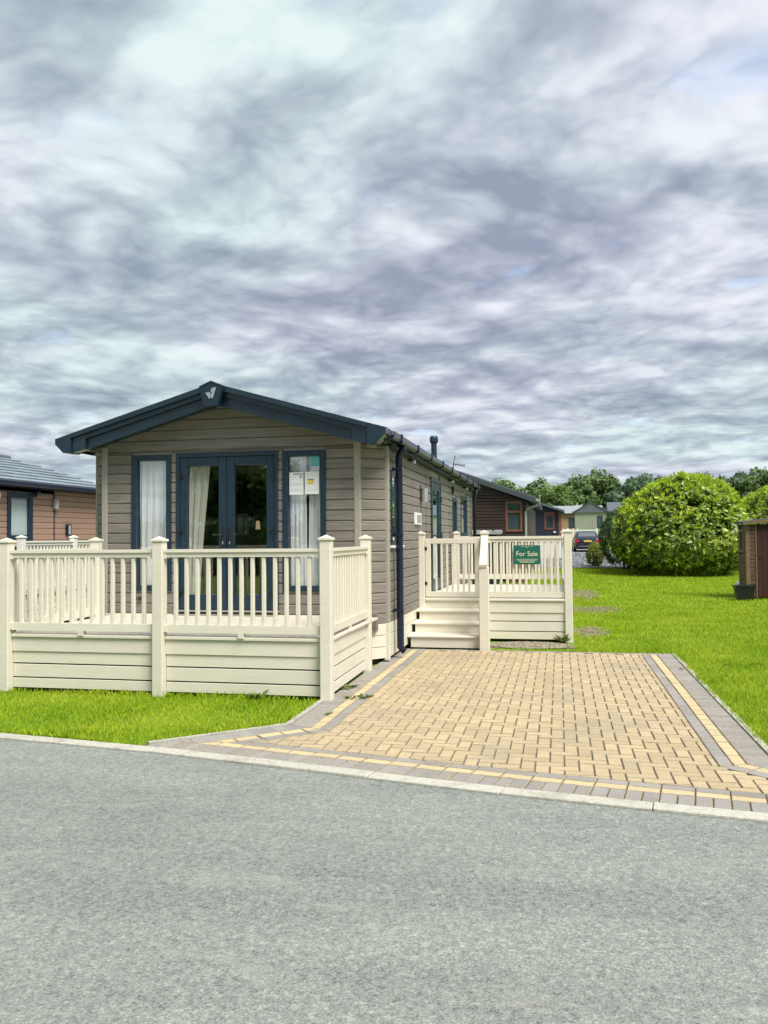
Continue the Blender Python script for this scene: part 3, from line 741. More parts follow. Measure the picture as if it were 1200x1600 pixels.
        eb.build('barge_end', 'navy2', root)
        MB().prism([(X(1.995), 3.006), (X(2.225), 2.938), (X(2.225), 2.868), (X(2.11), 2.752), (X(1.995), 2.745)], 9.805, 10.02, 'y').build('eave_box', 'navy2', root)
        # sloping soffit under the front overhang
        MB().prism([(X(0), 3.40), (X(2.0), 2.83), (X(2.0), 2.81), (X(0), 3.38)], 9.915, 10.27, 'y').build('soffit', 'navy', root)
    MB().prism([(XC-.1, 3.55), (XC, 3.585), (XC+.1, 3.55), (XC+.1, 3.53), (XC, 3.56), (XC-.1, 3.53)], 9.9, YR1, 'y').build('ridge', 'rooffelt', root)
    # emblem on the apex
    em = MB().prism([(XC-.155, 3.525), (XC, 3.588), (XC+.155, 3.525), (XC+.085, 3.285), (XC-.085, 3.285)], 9.745, 9.83, 'y').build('apex_emblem', 'navy2', root)
    rim = MB(); P5 = [(XC-.155, 3.525), (XC, 3.588), (XC+.155, 3.525), (XC+.085, 3.285), (XC-.085, 3.285)]
    for i in range(5):
        a, b = P5[i], P5[(i+1) % 5]; rim.bar((a[0], 9.742, a[1]), (b[0], 9.742, b[1]), .014, .014, (0, 1, 0))
    rim.build('rim', 'navy2', em)
    lg = lambda px_, py_: (XC+(px_-650)*.00082, 3.44-(py_-262)*.00088)
    MB().prism([lg(*p) for p in [(560, 258), (632, 248), (652, 292), (628, 352)]], 9.734, 9.744, 'y').build('logo_stroke', 'silver', em)
    MB().prism([lg(*p) for p in [(662, 195), (738, 180), (682, 342), (658, 338), (642, 314), (668, 262), (648, 236)]], 9.734, 9.744, 'y').build('logo_stroke', 'silver', em)
    # downpipes
    dp = MB(); x = SR+.075; y = 10.93
    x = SR+.11; dp.tube([(XC+2.235, y, 2.84), (XC+2.225, y, 2.78), (x, y, 2.70), (x, y, .14), (x+.05, y+.02, .09)], .048, 10); d_ = dp.build('downpipe', 'pipe', root, smooth=True)
    for q in (.62, 1.62, 2.5): MB().box(x-.10, x+.05, y-.05, y+.05, q, q+.035).build('pipe_clip', 'pipe', d_)
    dp = MB(); y = 21.05; dp.tube([(XC+2.235, y, 2.83), (x, y, 2.62), (x, y, .1)], .042, 10); dp.build('downpipe', 'pipe', root, smooth=True)
    # flue
    fx = -2.62; fy = 17.75; fm = MB(); fm.tube([(fx, fy, 3.05), (fx, fy, 3.62)], .062, 14); f_ = fm.build('flue', 'navy', root)
    MB().tube([(fx, fy, 3.62), (fx, fy, 3.66), (fx, fy, 3.75), (fx, fy, 3.79)], [.062, .092, .092, .07], 14).build('flue_cowl', 'navy', f_)
    MB().box(fx-.14, fx+.14, fy-.14, fy+.14, 3.03, 3.10, .01).build('flashing', 'rooffelt', f_)
    return root
lodge()

# things seen through and on the glass
def curtain(name, xf, a, b, z0, z1, d, folds, amp, mt, label, shape=None, group=None):
    ns, nz = max(24, folds*8), 14; V = []; F = []; ph = random.uniform(0, 6)
    for side in (0, 1):
        for j in range(nz+1):
            z = z0+(z1-z0)*j/nz; aa, bb = shape(j/nz) if shape else (a, b)
            for i in range(ns+1):
                u = i/ns; w = amp*math.sin(u*folds*2*math.pi+ph+.5*math.sin(j*.35))*(.75+.25*math.sin(i*.9)) + amp*.4*math.sin(u*folds*4.7*math.pi+1.3*j/nz)
                V.append(xf(aa+(bb-aa)*u, d+w-(.004 if side else 0), z))
    st = (ns+1)*(nz+1)
    for side in (0, 1):
        for j in range(nz):
            for i in range(ns):
                q = [side*st+j*(ns+1)+i, side*st+j*(ns+1)+i+1, side*st+(j+1)*(ns+1)+i+1, side*st+(j+1)*(ns+1)+i]; F.append(q)
    o = npmesh(name, np.array(V), np.array(F), mt); 
    for p in o.data.polygons: p.use_smooth = True
    return tag(o, label, 'curtain', group)
XF = wallxf((0, 10.26), (1, 10.26), (0, -1))
curtain('curtain', XF, -5.56, -5.10, .70, 2.70, -.085, 5, .022, 'sheer', 'white sheer curtain gathered behind the left front window')
curtain('curtain', XF, -3.44, -3.20, .70, 2.70, -.085, 4, .02, 'sheer', 'white sheer curtain at the left of the right front window')
curtain('curtain', XF, -3.17, -2.95, .70, 2.70, -.10, 2, .018, 'sheer', 'narrow white sheer curtain at the right of the right front window', shape=lambda t_: (-3.19+.035*t_, -2.94))
curtain('curtain', XF, -4.84, -4.55, .70, 2.66, -.10, 3, .025, 'drape', 'cream patterned drape tied back inside the left glass door', shape=lambda t_: (-4.88, -4.70+.16*t_**1.3 if t_ > .05 else -4.70))
def notice(label, x0, x1, z0, z1, rows):
    o = MB(XF).box(x0, x1, .000, .004, z0, z1).build('paper_notice', 'paper'); W[o] = o.location.copy()
    tag(o, label, 'notice')
    for a, b, za, zb, mt in rows: MB(XF).box(x0+(x1-x0)*a, x0+(x1-x0)*b, .0045, .006, z0+(z1-z0)*za, z0+(z1-z0)*zb).build('print', mt, o)
notice('left white paper notice with dark heading taped inside right front window', -3.405, -3.215, 2.165, 2.455,
       [(.28, .95, .90, .94, 'ink'), (.75, .88, .76, .84, 'ink'), (.38, .48, .77, .80, 'inkpale'), (.08, .92, .48, .50, 'inkpale'), (.08, .92, .42, .435, 'inkpale'), (.08, .8, .25, .265, 'inkpale'), (.08, .9, .17, .185, 'inkpale')])
notice('right white paper notice with green and yellow bars in right front window', -3.195, -3.005, 2.17, 2.46,
       [(.18, .62, .62, .68, 'pgreen'), (.18, .62, .50, .62, 'pyellow'), (.18, .62, .45, .50, 'porange'), (.1, .9, .90, .91, 'inkpale'), (.1, .9, .80, .81, 'inkpale'), (.1, .9, .17, .18, 'inkpale')])
for zz, mt, lb in ((2.60, 'teal', 'topmost teal sticker in corner of right front window'), (2.535, 'teal', 'second teal sticker down in corner of right front window')):
    tag(MB(XF).box(-3.12, -3.0, .0, .003, zz, zz+.055).build('window_sticker', mt), lb, 'sticker')
tag(MB(XF).box(-3.11, -3.0, .0, .003, 2.468, 2.527).build('window_sticker', 'inkpale'), 'small grey sticker above the bar chart notice', 'sticker')
pc = MB().box(-5.20, -5.02, 12.95, 12.98, 1.66, 2.02, .006).build('leaning_panel', 'paper'); W[pc] = pc.location.copy(); tag(pc, 'small white upright panel on unit inside right glass door', 'panel')
MB().box(-5.10, -5.075, 12.945, 12.949, 1.70, 1.98).build('print', 'ink', pc)
MB().box(-5.06, -5.04, 12.945, 12.949, 1.72, 1.95).build('print', 'inkpale', pc)
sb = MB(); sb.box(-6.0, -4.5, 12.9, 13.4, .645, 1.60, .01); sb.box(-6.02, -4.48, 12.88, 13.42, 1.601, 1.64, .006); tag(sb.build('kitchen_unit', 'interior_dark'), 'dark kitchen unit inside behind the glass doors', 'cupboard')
tl_ = empty('table_lamp', (-4.90, 13.1, 1.64), 'small lit lamp glowing inside right glass door', 'lamp')
MB().tube([(-4.90, 13.1, 1.641), (-4.90, 13.1, 1.655), (-4.90, 13.1, 1.66), (-4.90, 13.1, 1.76)], [.05, .05, .012, .012], 12).build('lamp_stand', 'black', tl_)
MB().tube([(-4.90, 13.1, 1.76), (-4.90, 13.1, 1.90)], [.04, .028], 14).build('lamp_shade', 'lamp', tl_)

# ---------------------------------------------------------------- decks
def post_at(root, x, y, z0, zt, w=.118):
    p = MB().box(x-w/2, x+w/2, y-w/2, y+w/2, z0, zt-.05, .008).build('post', 'cream', root)
    c = w/2+.012; h = w/2-.004
    cap = MB(); cap.box(x-c, x+c, y-c, y+c, zt-.05, zt-.022, .004)
    cap.add([(x-h, y-h, zt-.022), (x+h, y-h, zt-.022), (x+h, y+h, zt-.022), (x-h, y+h, zt-.022), (x, y, zt+.008)], [(0,1,4), (1,2,4), (2,3,4), (3,0,4), (3,2,1,0)])
    cap.build('cap', 'cream', p); return p
BAL = {}
def rail(root, a, b, zt, zb0, zb1, nb, w=.118, top=True, blocks=True):
    """railing between two post centres"""
    a, b = Vector((*a, 0)), Vector((*b, 0)); d = (b-a).normalized(); a2 = a+d*(w/2+.001); b2 = b-d*(w/2+.001)
    t_ = MB(); t_.bar(a2+Vector((0,0,zt-.016)), b2+Vector((0,0,zt-.016)), .088, .032); t_.build('handrail', 'cream', root)
    MB().bar(a2+Vector((0,0,zt-.057)), b2+Vector((0,0,zt-.057)), .056, .05).build('top_rail', 'cream', root)
    MB().bar(a2+Vector((0,0,(zb0+zb1)/2)), b2+Vector((0,0,(zb0+zb1)/2)), .056, zb1-zb0).build('bottom_rail', 'cream', root)
    for e, s_ in ((a2, 1), (b2, -1)):
        for zz in (zt-.06, (zb0+zb1)/2): MB().bar(e+Vector((0,0,zz)), e+d*(s_*.03)+Vector((0,0,zz)), .072, .07).build('rail_bracket', 'cream', root)
    h = round(zt-.085-zb1+.006, 4)
    if h not in BAL: BAL[h] = MB().box(-.0195, .0195, -.0195, .0195, 0, h, .005).mesh('baluster', M['cream'])[0]
    for k in range(nb):
        p = a2+(b2-a2)*((k+1)/(nb+1)); inst(BAL[h], 'baluster', (p.x, p.y, zb1-.003), root, math.atan2(d.y, d.x))
    if blocks:
        p = (a2+b2)/2; MB().box(p.x-.03, p.x+.03, p.y-.03, p.y+.03, zb0-.05, zb0).build('rail_block', 'cream', root)
def skirt(root, a, b, out, zd, fb, gaps, zlow):
    """nosing, fascia and three skirting boards on one side of a deck"""
    xf = wallxf(a, b, out); l = wlen(a, b)
    MB(xf).box(-.0, l, -.03, .035, zd-.038, zd, .008).build('nosing', 'cream', root)
    MB(xf).box(0, l, -.02, .012, fb, zd-.039, .004).build('fascia', 'cream', root)
    zs = [fb] + gaps + [zlow]
    for z1, z0 in zip(zs, zs[1:]): MB(xf).box(.003, l-.003, -.022, -.002, z0+.007, z1-.007 if z1 != fb else z1, .003).build('skirting_board', 'cream', root)
    MB(xf).box(.02, l-.02, -.06, -.035, .0, zd-.05).build('gap_shade_sheet', 'dark', root)  # dark sheet stands in for the shade behind the board gaps
def front_deck():
    x0, xm, x1, y0, y1 = -5.885, -4.085, -2.28, 8.05, 9.82
    root = empty('veranda_deck', (xm, 9.0, 0), 'cream railed veranda deck in front of the glass doors', 'deck')
    zd = .60
    for k in range(14):
        y = y0+.02+k*.1575
        MB().box(x0-.03, x1+.03, y, y+.152, zd-.028, zd-.001-.0005*(k % 2), .004).build('deck_board', 'deck', root)
    MB().box(-6.0, -2.5, 10.245-.02, 10.243, zd-.1, zd+.02).build('wall_plate', 'cream', root)
    for x in (x0, xm, x1): post_at(root, x, y0-.03, -.03, 1.63)
    post_at(root, x1-.03, 9.87, -.03, 1.635); post_at(root, x0, 9.80, .3, 1.635)
    rail(root, (x0, y0-.02), (xm, y0-.02), 1.50, .64, .72, 13); rail(root, (xm, y0-.02), (x1, y0-.02), 1.50, .64, .72, 13)
    rail(root, (x1, y0-.03), (x1-.03, 9.87), 1.50, .64, .72, 14); rail(root, (x0, y0-.03), (x0, 9.80), 1.50, .64, .72, 14)
    for a, b in (((x0+.06, y0), (xm-.06, y0)), ((xm+.06, y0), (x1-.06, y0))): skirt(root, a, b, (0, -1), zd, .41, [.278, .128], .012)
    skirt(root, (x1, y0+.03), (x1-.03, 9.81), (1, 0), zd, .41, [.278, .128], .012)
    skirt(root, (x0, y0+.03), (x0, 9.74), (-1, 0), zd, .41, [.278, .128], .012)
front_deck()
def porch():
    xl, xn, xr, y0, y1 = -2.11, -1.15, .125, 13.09, 16.95
    zd = .64; root = empty('porch_deck', (-1, 15, 0), 'cream railed side porch with steps and gate beside the lodge wall', 'porch')
    k = 0; y = y0-.02
    while y < y1:
        MB().box(xl-.05, xr+.03, y, y+.146, zd-.028, zd-.001-.0005*(k % 2), .004).build('deck_board', 'deck', root); y += .152; k += 1
    post_at(root, -2.215+.06, y0, .30, 1.695); post_at(root, xn, y0, -.03, 1.70); post_at(root, xr, y0, -.03, 1.71)
    post_at(root, -2.06, y1, .0, 1.72); post_at(root, xr-.03, y1, -.03, 1.725)
    rail(root, (xn, y0), (xr, y0), 1.60, .665, .745, 11, blocks=False)
    rail(root, (xr, y0), (xr-.03, y1), 1.60, .70, .78, 26, blocks=False)
    rail(root, (-2.06, y1), (xr-.03, y1), 1.61, .75, .85, 15, blocks=False)
    skirt(root, (xn+.05, y0-.02), (xr-.05, y0-.02), (0, -1), zd, .425, [.29, .135], .01)
    skirt(root, (xr, y0+.05), (xr-.03, y1-.05), (1, 0), zd, .425, [.29, .135], .01)
    # steps
    xs0, xs1 = -2.18, -1.10
    for i, (yf, z) in enumerate(((11.93, .19), (12.32, .34), (12.71, .49), (13.06, .64))):
        if i < 3: MB().box(xs0+.02*i*0, xs1, yf-.03, yf+.40, z-.034, z, .008).build('tread', 'cream', root)
        else: MB().box(xs0, xs1-.03, yf-.03, yf+.06, z-.036, z+.002, .008).build('nosing', 'cream', root)
        MB().box(xs0+.05, xs1-.02, yf, yf+.022, z-.15+.001 if i else .012, z-.035, .003).build('riser', 'cream', root)
    MB().prism([(11.95, .0), (11.95, .15), (12.34, .15), (12.34, .30), (12.73, .30), (12.73, .45), (13.08, .45), (13.08, 0)], xs1-.02, xs1+.005, 'x').build('stringer', 'cream', root)
    MB().prism([(11.955, .02), (11.955, .15), (12.345, .15), (12.345, .30), (12.735, .30), (12.735, .45), (13.07, .45), (13.07, .02)], xs0+.09, xs0+.115, 'x').build('stringer', 'dark', root)
    # newel, sloping handrail and lower rails
    MB().box(-1.125, -.985, 11.80, 11.94, -.02, 1.17, .008).build('newel', 'cream', root)
    MB().bar((-1.06, 11.78, 1.19), (-1.145, 13.06, 1.60), .105, .045).build('handrail', 'cream', root)
    for dz in (.32, .62, .9): MB().bar((-1.055, 11.94, 1.17-dz), (-1.14, 13.06, 1.56-dz), .035, .06).build('stair_rail', 'cream', root)
    # gate
    gx0, gx1, gy = -2.085, -1.222, 13.075
    g = MB(); g.box(gx0, gx0+.085, gy-.02, gy+.02, .665, 1.58, .005); g.box(gx1-.085, gx1, gy-.02, gy+.02, .665, 1.58, .005)
    g.box(gx0+.085, gx1-.085, gy-.02, gy+.018, 1.50, 1.58, .005); g.box(gx0+.085, gx1-.085, gy-.02, gy+.018, .665, .745, .005)
    ga = g.build('gate', 'cream', root)
    hb = .76
    bm_ = MB().box(-.016, .016, -.014, .014, 0, hb, .004).mesh('gate_bar', M['cream'])[0]
    for k in range(7): inst(bm_, 'gate_bar', (gx0+.085+(gx1-gx0-.17)*(k+1)/8, gy, .742), ga)
    for hz in (.85, 1.40): MB().box(gx0-.02, gx0+.03, gy-.032, gy-.021, hz, hz+.05).build('gate_hinge', 'black', ga)
porch()
def text_mesh(body, size, xf, mt, name, parent, stretch=1.0):
    cu_ = bpy.data.curves.new(name, 'FONT'); cu_.body = body; cu_.size = size; cu_.align_x = 'CENTER'; cu_.align_y = 'CENTER'; cu_.extrude = .0012; cu_.offset = 0
    t_ = bpy.data.objects.new(name, cu_); col.objects.link(t_); dg = bpy.context.evaluated_depsgraph_get(); dg.update()
    me = bpy.data.meshes.new_from_object(t_.evaluated_get(dg)); bpy.data.objects.remove(t_)
    for v in me.vertices: v.co = Vector(xf(v.co.x*stretch, v.co.z, v.co.y)) - W[parent]
    me.materials.clear(); me.materials.append(M[mt]); ob = bpy.data.objects.new(name, me); W[ob] = W[parent].copy(); return finish(ob, parent)
def sign():
    cx_, cz, y = -.495, 1.32, 13.035
    o = MB().box(cx_-.205, cx_+.205, y-.006, y, cz-.147, cz+.147, .002).build('for_sale_sign', 'signgreen'); W[o] = o.location.copy()
    tag(o, 'dark green for sale board fixed to cream porch railing', 'sign')
    xf = lambda a, b, c: (cx_+a, y-.0075-b, cz+c)
    text_mesh('For Sale', .104, lambda a, b, c: xf(a, b, c+.012), 'signcream', 'lettering', o, .98)
    MB().box(cx_-.165, cx_+.165, y-.0085, y-.0062, cz-.071, cz-.066).build('rule', 'signcream', o)
    ln = MB(); x = -.15
    while x < .15:
        w = random.uniform(.012, .035); ln.box(cx_+x, cx_+min(x+w, .15), y-.0085, y-.0062, cz-.089, cz-.082); x += w+.007
    x = -.11
    while x < .11:
        w = random.uniform(.010, .03); ln.box(cx_+x, cx_+min(x+w, .11), y-.0085, y-.0062, cz-.118, cz-.104); x += w+.008
    ln.build('small_print', 'signcream', o)
    em = MB(); em.box(cx_-.10, cx_+.10, y-.0085, y-.0062, cz+.124, cz+.127); em.bar((cx_-.02, y-.0075, cz+.118), (cx_, y-.0075, cz+.104), .003, .004, (0, 1, 0)); em.bar((cx_+.02, y-.0075, cz+.118), (cx_, y-.0075, cz+.104), .003, .004, (0, 1, 0))
    em.build('crest', 'signcream', o)
sign()

# ---------------------------------------------------------------- neighbouring lodge on the left
def left_lodge():
    root = empty('brown_lodge', (-13.7, 15, 0), 'pinkish brown boarded lodge with grey tiled roof at far left', 'lodge')
    X, Y0, Y1 = -11.8, 8.0, 20.3
    xf = wallxf((X, Y0), (X, Y1), (1, 0)); l = Y1-Y0
    o = lambda a, b, z0, z1: (a-Y0, b-Y0, z0, z1)
    ops = [o(16.05, 16.95, 1.60, 2.68)]
    siding(root, xf, l, .55, 2.80, .135, ops, 'brownboard', seams=(17.78-Y0, 12.5-Y0))
    shell(root, xf, l, .3, 2.80, .08, ops, 'interior')
    window(root, xf, 16.05-Y0, 16.95-Y0, 1.60, 2.68, .13, proud=.04)
    MB(xf).box(16.15-Y0, 16.85-Y0, -.04, -.03, 1.68, 2.6).build('window_blind', 'blind', root)
    MB().box(-15.8, X-.09, Y0+.01, Y1, .3, 2.80).build('wall_core', 'brownboard', root)
    # hipped tiled roof
    e = .25; zr, ze = 3.72, 2.90; XR_ = X+e; XL_ = -15.9-e; xm = (XR_+XL_)/2; ya, yb = Y0-e, Y1+e; hip = 1.6
    ridge0, ridge1 = Vector((xm, ya+hip, zr)), Vector((xm, yb-hip, zr))
    # base sheet
    V = [(XL_, ya, ze), (XR_, ya, ze), (XR_, yb, ze), (XL_, yb, ze), tuple(ridge0), tuple(ridge1)]
    r_ = MB().add(V, [(0,1,4), (1,2,5,4), (2,3,5), (3,0,4,5), (3,2,1,0)]).build('roof', 'tile_dark', root)
    # rows of tiles on the slope that shows
    n_ = Vector((zr-ze, 0, XR_-xm)).normalized(); slope = Vector((xm-XR_, 0, zr-ze)); sl = slope.length; sd_ = slope.normalized()
    cols_ = int((yb-ya)/.30); rows = 8; lay = MB(); cnt = 0
    tm = None
    for j in range(rows):
        t0 = j/rows
        lo, hi = ya+hip*t0, yb-hip*t0
        for k in range(cols_):
            y = ya+k*.30+(.15 if j % 2 else 0)
            if y < lo or y+.30 > hi+.1: continue
            c = Vector((XR_, 0, ze))+sd_*(sl*t0)
            a = c+n_*.045; b = c+sd_*(sl/rows*1.05)+n_*.012
            m_ = MB(); q0, q1 = y+.004, y+.296
            m_.add([(a.x, q0, a.z), (a.x, q1, a.z), (b.x, q1, b.z), (b.x, q0, b.z), (c.x, q0, c.z), (c.x, q1, c.z)], [(0,1,2,3), (4,5,1,0)])
            if y > 13.5 and cnt < 290: m_.build('roof_tile', 'tile_grey', r_); cnt += 1
            else: lay.add(m_.v, m_.f)
    if lay.v: lay.build('tile_layer', 'tile_grey', r_, 'stuff')
    MB().tube([tuple(ridge0+Vector((0,0,.02))), tuple(ridge1+Vector((0,0,.02)))], .06, 8).build('ridge', 'tile_dark', r_)
    MB().box(X, X+e+.02, Y0, Y1+e, 2.78, 2.80).build('soffit', 'pipe', root)
    MB().box(X+e+.001, X+e+.11, ya, yb, 2.80, 2.90, .01).build('gutter', 'pipe', root)
    dm = MB(); dm.box(X+.0, X+.03, 17.765, 17.795, .6, 2.78); d_ = dm.build('cable_strip', 'pipe', root)
    MB().tube([(X+.07, 17.78, 2.36), (X+.07, 17.78, 2.58)], .07, 10).build('wall_light', 'greyplastic', root)
    MB().box(X+.015, X+.10, 17.0, 17.15, 2.62, 2.74, .01).build('alarm_box', 'pipe', root)
    MB().tube([(X+.22, 17.0, 2.84), (X+.16, 17.0, 2.70), (X+.06, 17.0, 2.60)], .03, 6).build('pipe_bend', 'pipe', root)
    MB().tube([(X+.02, 15.55, 2.60), (X+.17, 15.62, 2.57)], .07, 10).build('floodlight', 'white', root)
    MB().box(X+.015, X+.08, 18.25, 18.43, 1.72, 2.0, .008).build('house_plaque', 'pipe', root)
    MB().box(X+.081, X+.084, 18.29, 18.39, 1.75, 1.97).build('plaque_face', 'greyplastic', root)
    return root
left_lodge()
def left_deck():
    keep = M['cream']; M['cream'] = M['whitepaint']; BAL.clear()
    root = empty('neighbour_deck', (-10.4, 17, 0), 'white railed deck along the pinkish brown lodge', 'deck')
    x, ya, yb, zd = -9.5, 13.35, 20.5, .66
    for k, xx in enumerate(np.arange(-11.7, x, .152)): MB().box(xx, xx+.147, ya, yb, zd-.03, zd-.0005*(k % 2), .004).build('deck_board', 'deck', root)
    ys_ = [13.35, 15.0, 17.0, 19.0, 20.5]
    for y in ys_: post_at(root, x, y, -.03, 1.70)
    for a, b in zip(ys_, ys_[1:]): rail(root, (x, a), (x, b), 1.60, .78, .86, 14, blocks=False)
    rail(root, (-11.6, ya), (x, ya), 1.60, .78, .86, 14, blocks=False)
    skirt(root, (x, ya+.05), (x, yb), (1, 0), zd, .46, [.32, .17], .02)
    skirt(root, (-11.7, ya), (x-.05, ya), (0, -1), zd, .46, [.32, .17], .02)
left_deck()
M['cream'] = CREAM; BAL.clear()
def far_gable():
    root = empty('dark_lodge', (-13, 33, 0), 'dark lodge whose gable end peeps out between the brown and taupe lodges', 'lodge')
    MB().prism([(-15.5, 0), (-9.8, 0), (-9.8, 2.9), (-12.6, 3.9), (-15.5, 2.9)], 31, 42, 'y').build('wall', 'slateboard', root)
    MB().prism([(-9.3, 2.88), (-12.6, 4.10), (-15.9, 2.88), (-15.9, 3.06), (-12.6, 4.28), (-9.3, 3.06)], 30.6, 42.3, 'y').build('roof', 'tile_dark', root)
far_gable()

# ---------------------------------------------------------------- dark lodge behind the porch
def dark_lodge():
    root = empty('timber_lodge', (-4.5, 34, 0), 'dark brown timber lodge with orange window frames behind the porch', 'lodge')
    Y = 30.0; xr = -1.12; xl = -8.5; xm = (xr+xl)/2
    xf = wallxf((xl, Y), (xr, Y), (0, -1)); l = xr-xl
    ops = [(-1.87-xl, -1.28-xl, 1.78, 2.86)]
    z = .35
    sl = .365; eave = 2.93
    rake = lambda zz: max(0., (zz-(eave-.13))/sl)
    while z < 4.25:
        h = .115; cutw = rake(z+h) if z+h > eave-.13 else 0
        for a, b in cut(l-cutw, z, z+h, ops, cutw if cutw else 0):
            if b-a > .1: board(xf, a, b, z, h, .034, .030).build('cladding_board', 'darkboard', root)
        z += h
    MB().prism([(xl, .1), (xr, .1), (xr, eave-.1), (xm, eave-.1+sl*(xr-xm)), (xl, eave-.1)], Y+.02, Y+.1, 'y').build('wall', 'darkboard', root)
    MB().box(xl, xr, Y+.1, Y+11, .1, 2.8).build('wall_core', 'darkboard', root)
    window(root, xf, ops[0][0], ops[0][1], 1.78, 2.86, .075, 'orangeframe', 'glass_far', .05, False, 'window', 2.49)
    for s_, ex in ((1, xr+.32), (-1, xl-.32)):
        tz = lambda x: eave+.10+sl*(xr-abs(x-xm)-xm)
        MB().prism([(xm, tz(xm)+.08), (ex, tz(ex)+.08), (ex, tz(ex)-.04), (xm, tz(xm)-.04)], Y-.32, Y+11.3, 'y').build('roof', 'tile_dark', root)
        MB().prism([(xm, tz(xm)+.03), (ex, tz(ex)+.03), (ex, tz(ex)-.13), (xm, tz(xm)-.13)], Y-.36, Y-.325, 'y').build('bargeboard', 'rooffelt', root)
    gm = MB(); gm.box(xr+.33, xr+.43, Y-.34, Y+2.2, 2.84, 2.93); gm.tube([(xr+.38, Y-.25, 2.86), (xr+.36, Y-.2, 2.70), (xr+.0, Y-.1, 2.58), (xr-.04, Y-.06, 2.5), (xr-.04, Y-.06, .1)], .045, 8); gm.build('downpipe', 'greyplastic', root)
    # aerial
    ae = MB(); ae.tube([(-4.1, 33, 4.0), (-4.1, 33, 4.55)], .022, 6); a_ = ae.build('aerial_mast', 'rooffelt', root)
    MB().tube([(-4.1, 33, 4.5), (-4.02, 33, 4.86)], .018, 6).build('aerial_rod', 'rooffelt', a_)
    am = MB(); am.tube([(-4.08, 33, 4.52), (-3.62, 32.8, 4.42)], .018, 6)
    for k in range(6):
        t_ = k/5; x, y, z = -4.0+.36*t_, 32.97-.15*t_, 4.50-.075*t_; am.tube([(x-.02, y, z-.05), (x+.02, y, z+.06)], .010, 5); am.tube([(x, y-.12, z), (x, y+.12, z)], .008, 5)
    am.build('aerial_yagi', 'rooffelt', a_)
dark_lodge()
def blue_lodge():
    root = empty('slate_lodge', (-1.5, 53, gz(50)), 'blue-black boarded lodge with small orange window right of the dark timber lodge', 'lodge')
    Y2 = 50.; g = gz(50); wx0, wx1 = -4.5, .10
    xf2 = wallxf((wx0, Y2), (wx1, Y2), (0, -1)); l2 = wx1-wx0
    top = lambda x: 3.06+.34*(wx1-x)
    wops = [(-.85-wx0, -.27-wx0, 2.0, 3.03)]
    z = g+.05
    while z < 3.9:
        h = .16; a0 = 0; b1 = l2 if z+h < 3.06 else max(0, l2-(z+h-3.06)/.34)
        for a, b in cut(b1, z, z+h, wops, 2.2):
            if b-a > .04: board(xf2, a, b, z, h, .022, .016).build('cladding_board', 'slateboard', root)
        z += h
    MB().prism([(wx0, g), (wx1, g), (wx1, top(wx1)), (wx0, top(wx0))], Y2+.02, Y2+6, 'y').build('wall', 'slateboard', root)
    MB().prism([(wx0-.05, top(wx0)+.16), (wx1+.22, top(wx1)+.06), (wx1+.22, top(wx1)-.06), (wx0-.05, top(wx0)+.02)], Y2-.45, Y2+6.2, 'y').build('roof', 'tile_dark', root)
    window(root, xf2, *wops[0], .10, 'orangeframe', 'glass_far', .05, False, 'window', 2.85)
    MB().box(wx1-.14, wx1+.05, Y2-.05, Y2+.1, g, top(wx1), .01).build('corner_trim', 'orangeframe', root)
    MB().box(-.34, -.2, Y2-.08, Y2-.03, 1.80, 1.90, .01).build('socket_box', 'white', root)
    rr = empty('white_fence', (-.9, 48.6, gz(48.6)), 'low white fence before the blue-black lodge, seen between porch balusters', 'fence')
    for k in range(14): MB().box(-2.2+k*.18, -2.2+k*.18+.165, 48.58, 48.62, gz(48.6)-.02, 1.42, .005).build('fence_board', 'white', rr)
    MB().box(-2.2, .32, 48.63, 48.70, 1.2, 1.29).build('fence_rail', 'white', rr)
blue_lodge()
for k, lb in enumerate(('left brown timber planter box glimpsed below the for sale board', 'right brown timber planter box glimpsed below the for sale board')):
    x = -1.83+k*.40; pb = empty('planter_box', (x+.17, 29.3, 0), lb, 'planter', 'timber planter boxes')
    for j in range(4): MB().box(x, x+.36, 29.15, 29.19, .0+j*.18-.03*(j == 0), .175+j*.18, .006).build('plank', 'orangeframe', pb)
    MB().box(x+.01, x+.35, 29.195, 29.45, -.03, .70).build('box_body', 'bark', pb)
st = empty('storage_box', (-2.55, 26.3, 0), 'dark storage box with pale grey lid in front of dark timber lodge', 'storage box')
MB().box(-3.2, -1.9, 25.9, 26.8, -.02, 1.68, .01).build('box_body', 'black', st)
MB().prism([(25.84, 1.68), (26.86, 1.72), (26.86, 1.82), (25.84, 1.79)], -3.25, -1.78, 'x').build('lid', 'greyplastic', st)
MB().tube([(-2.0, 25.88, 1.79), (-2.0, 25.88, 1.86)], .035, 8).build('knob', 'black', st)

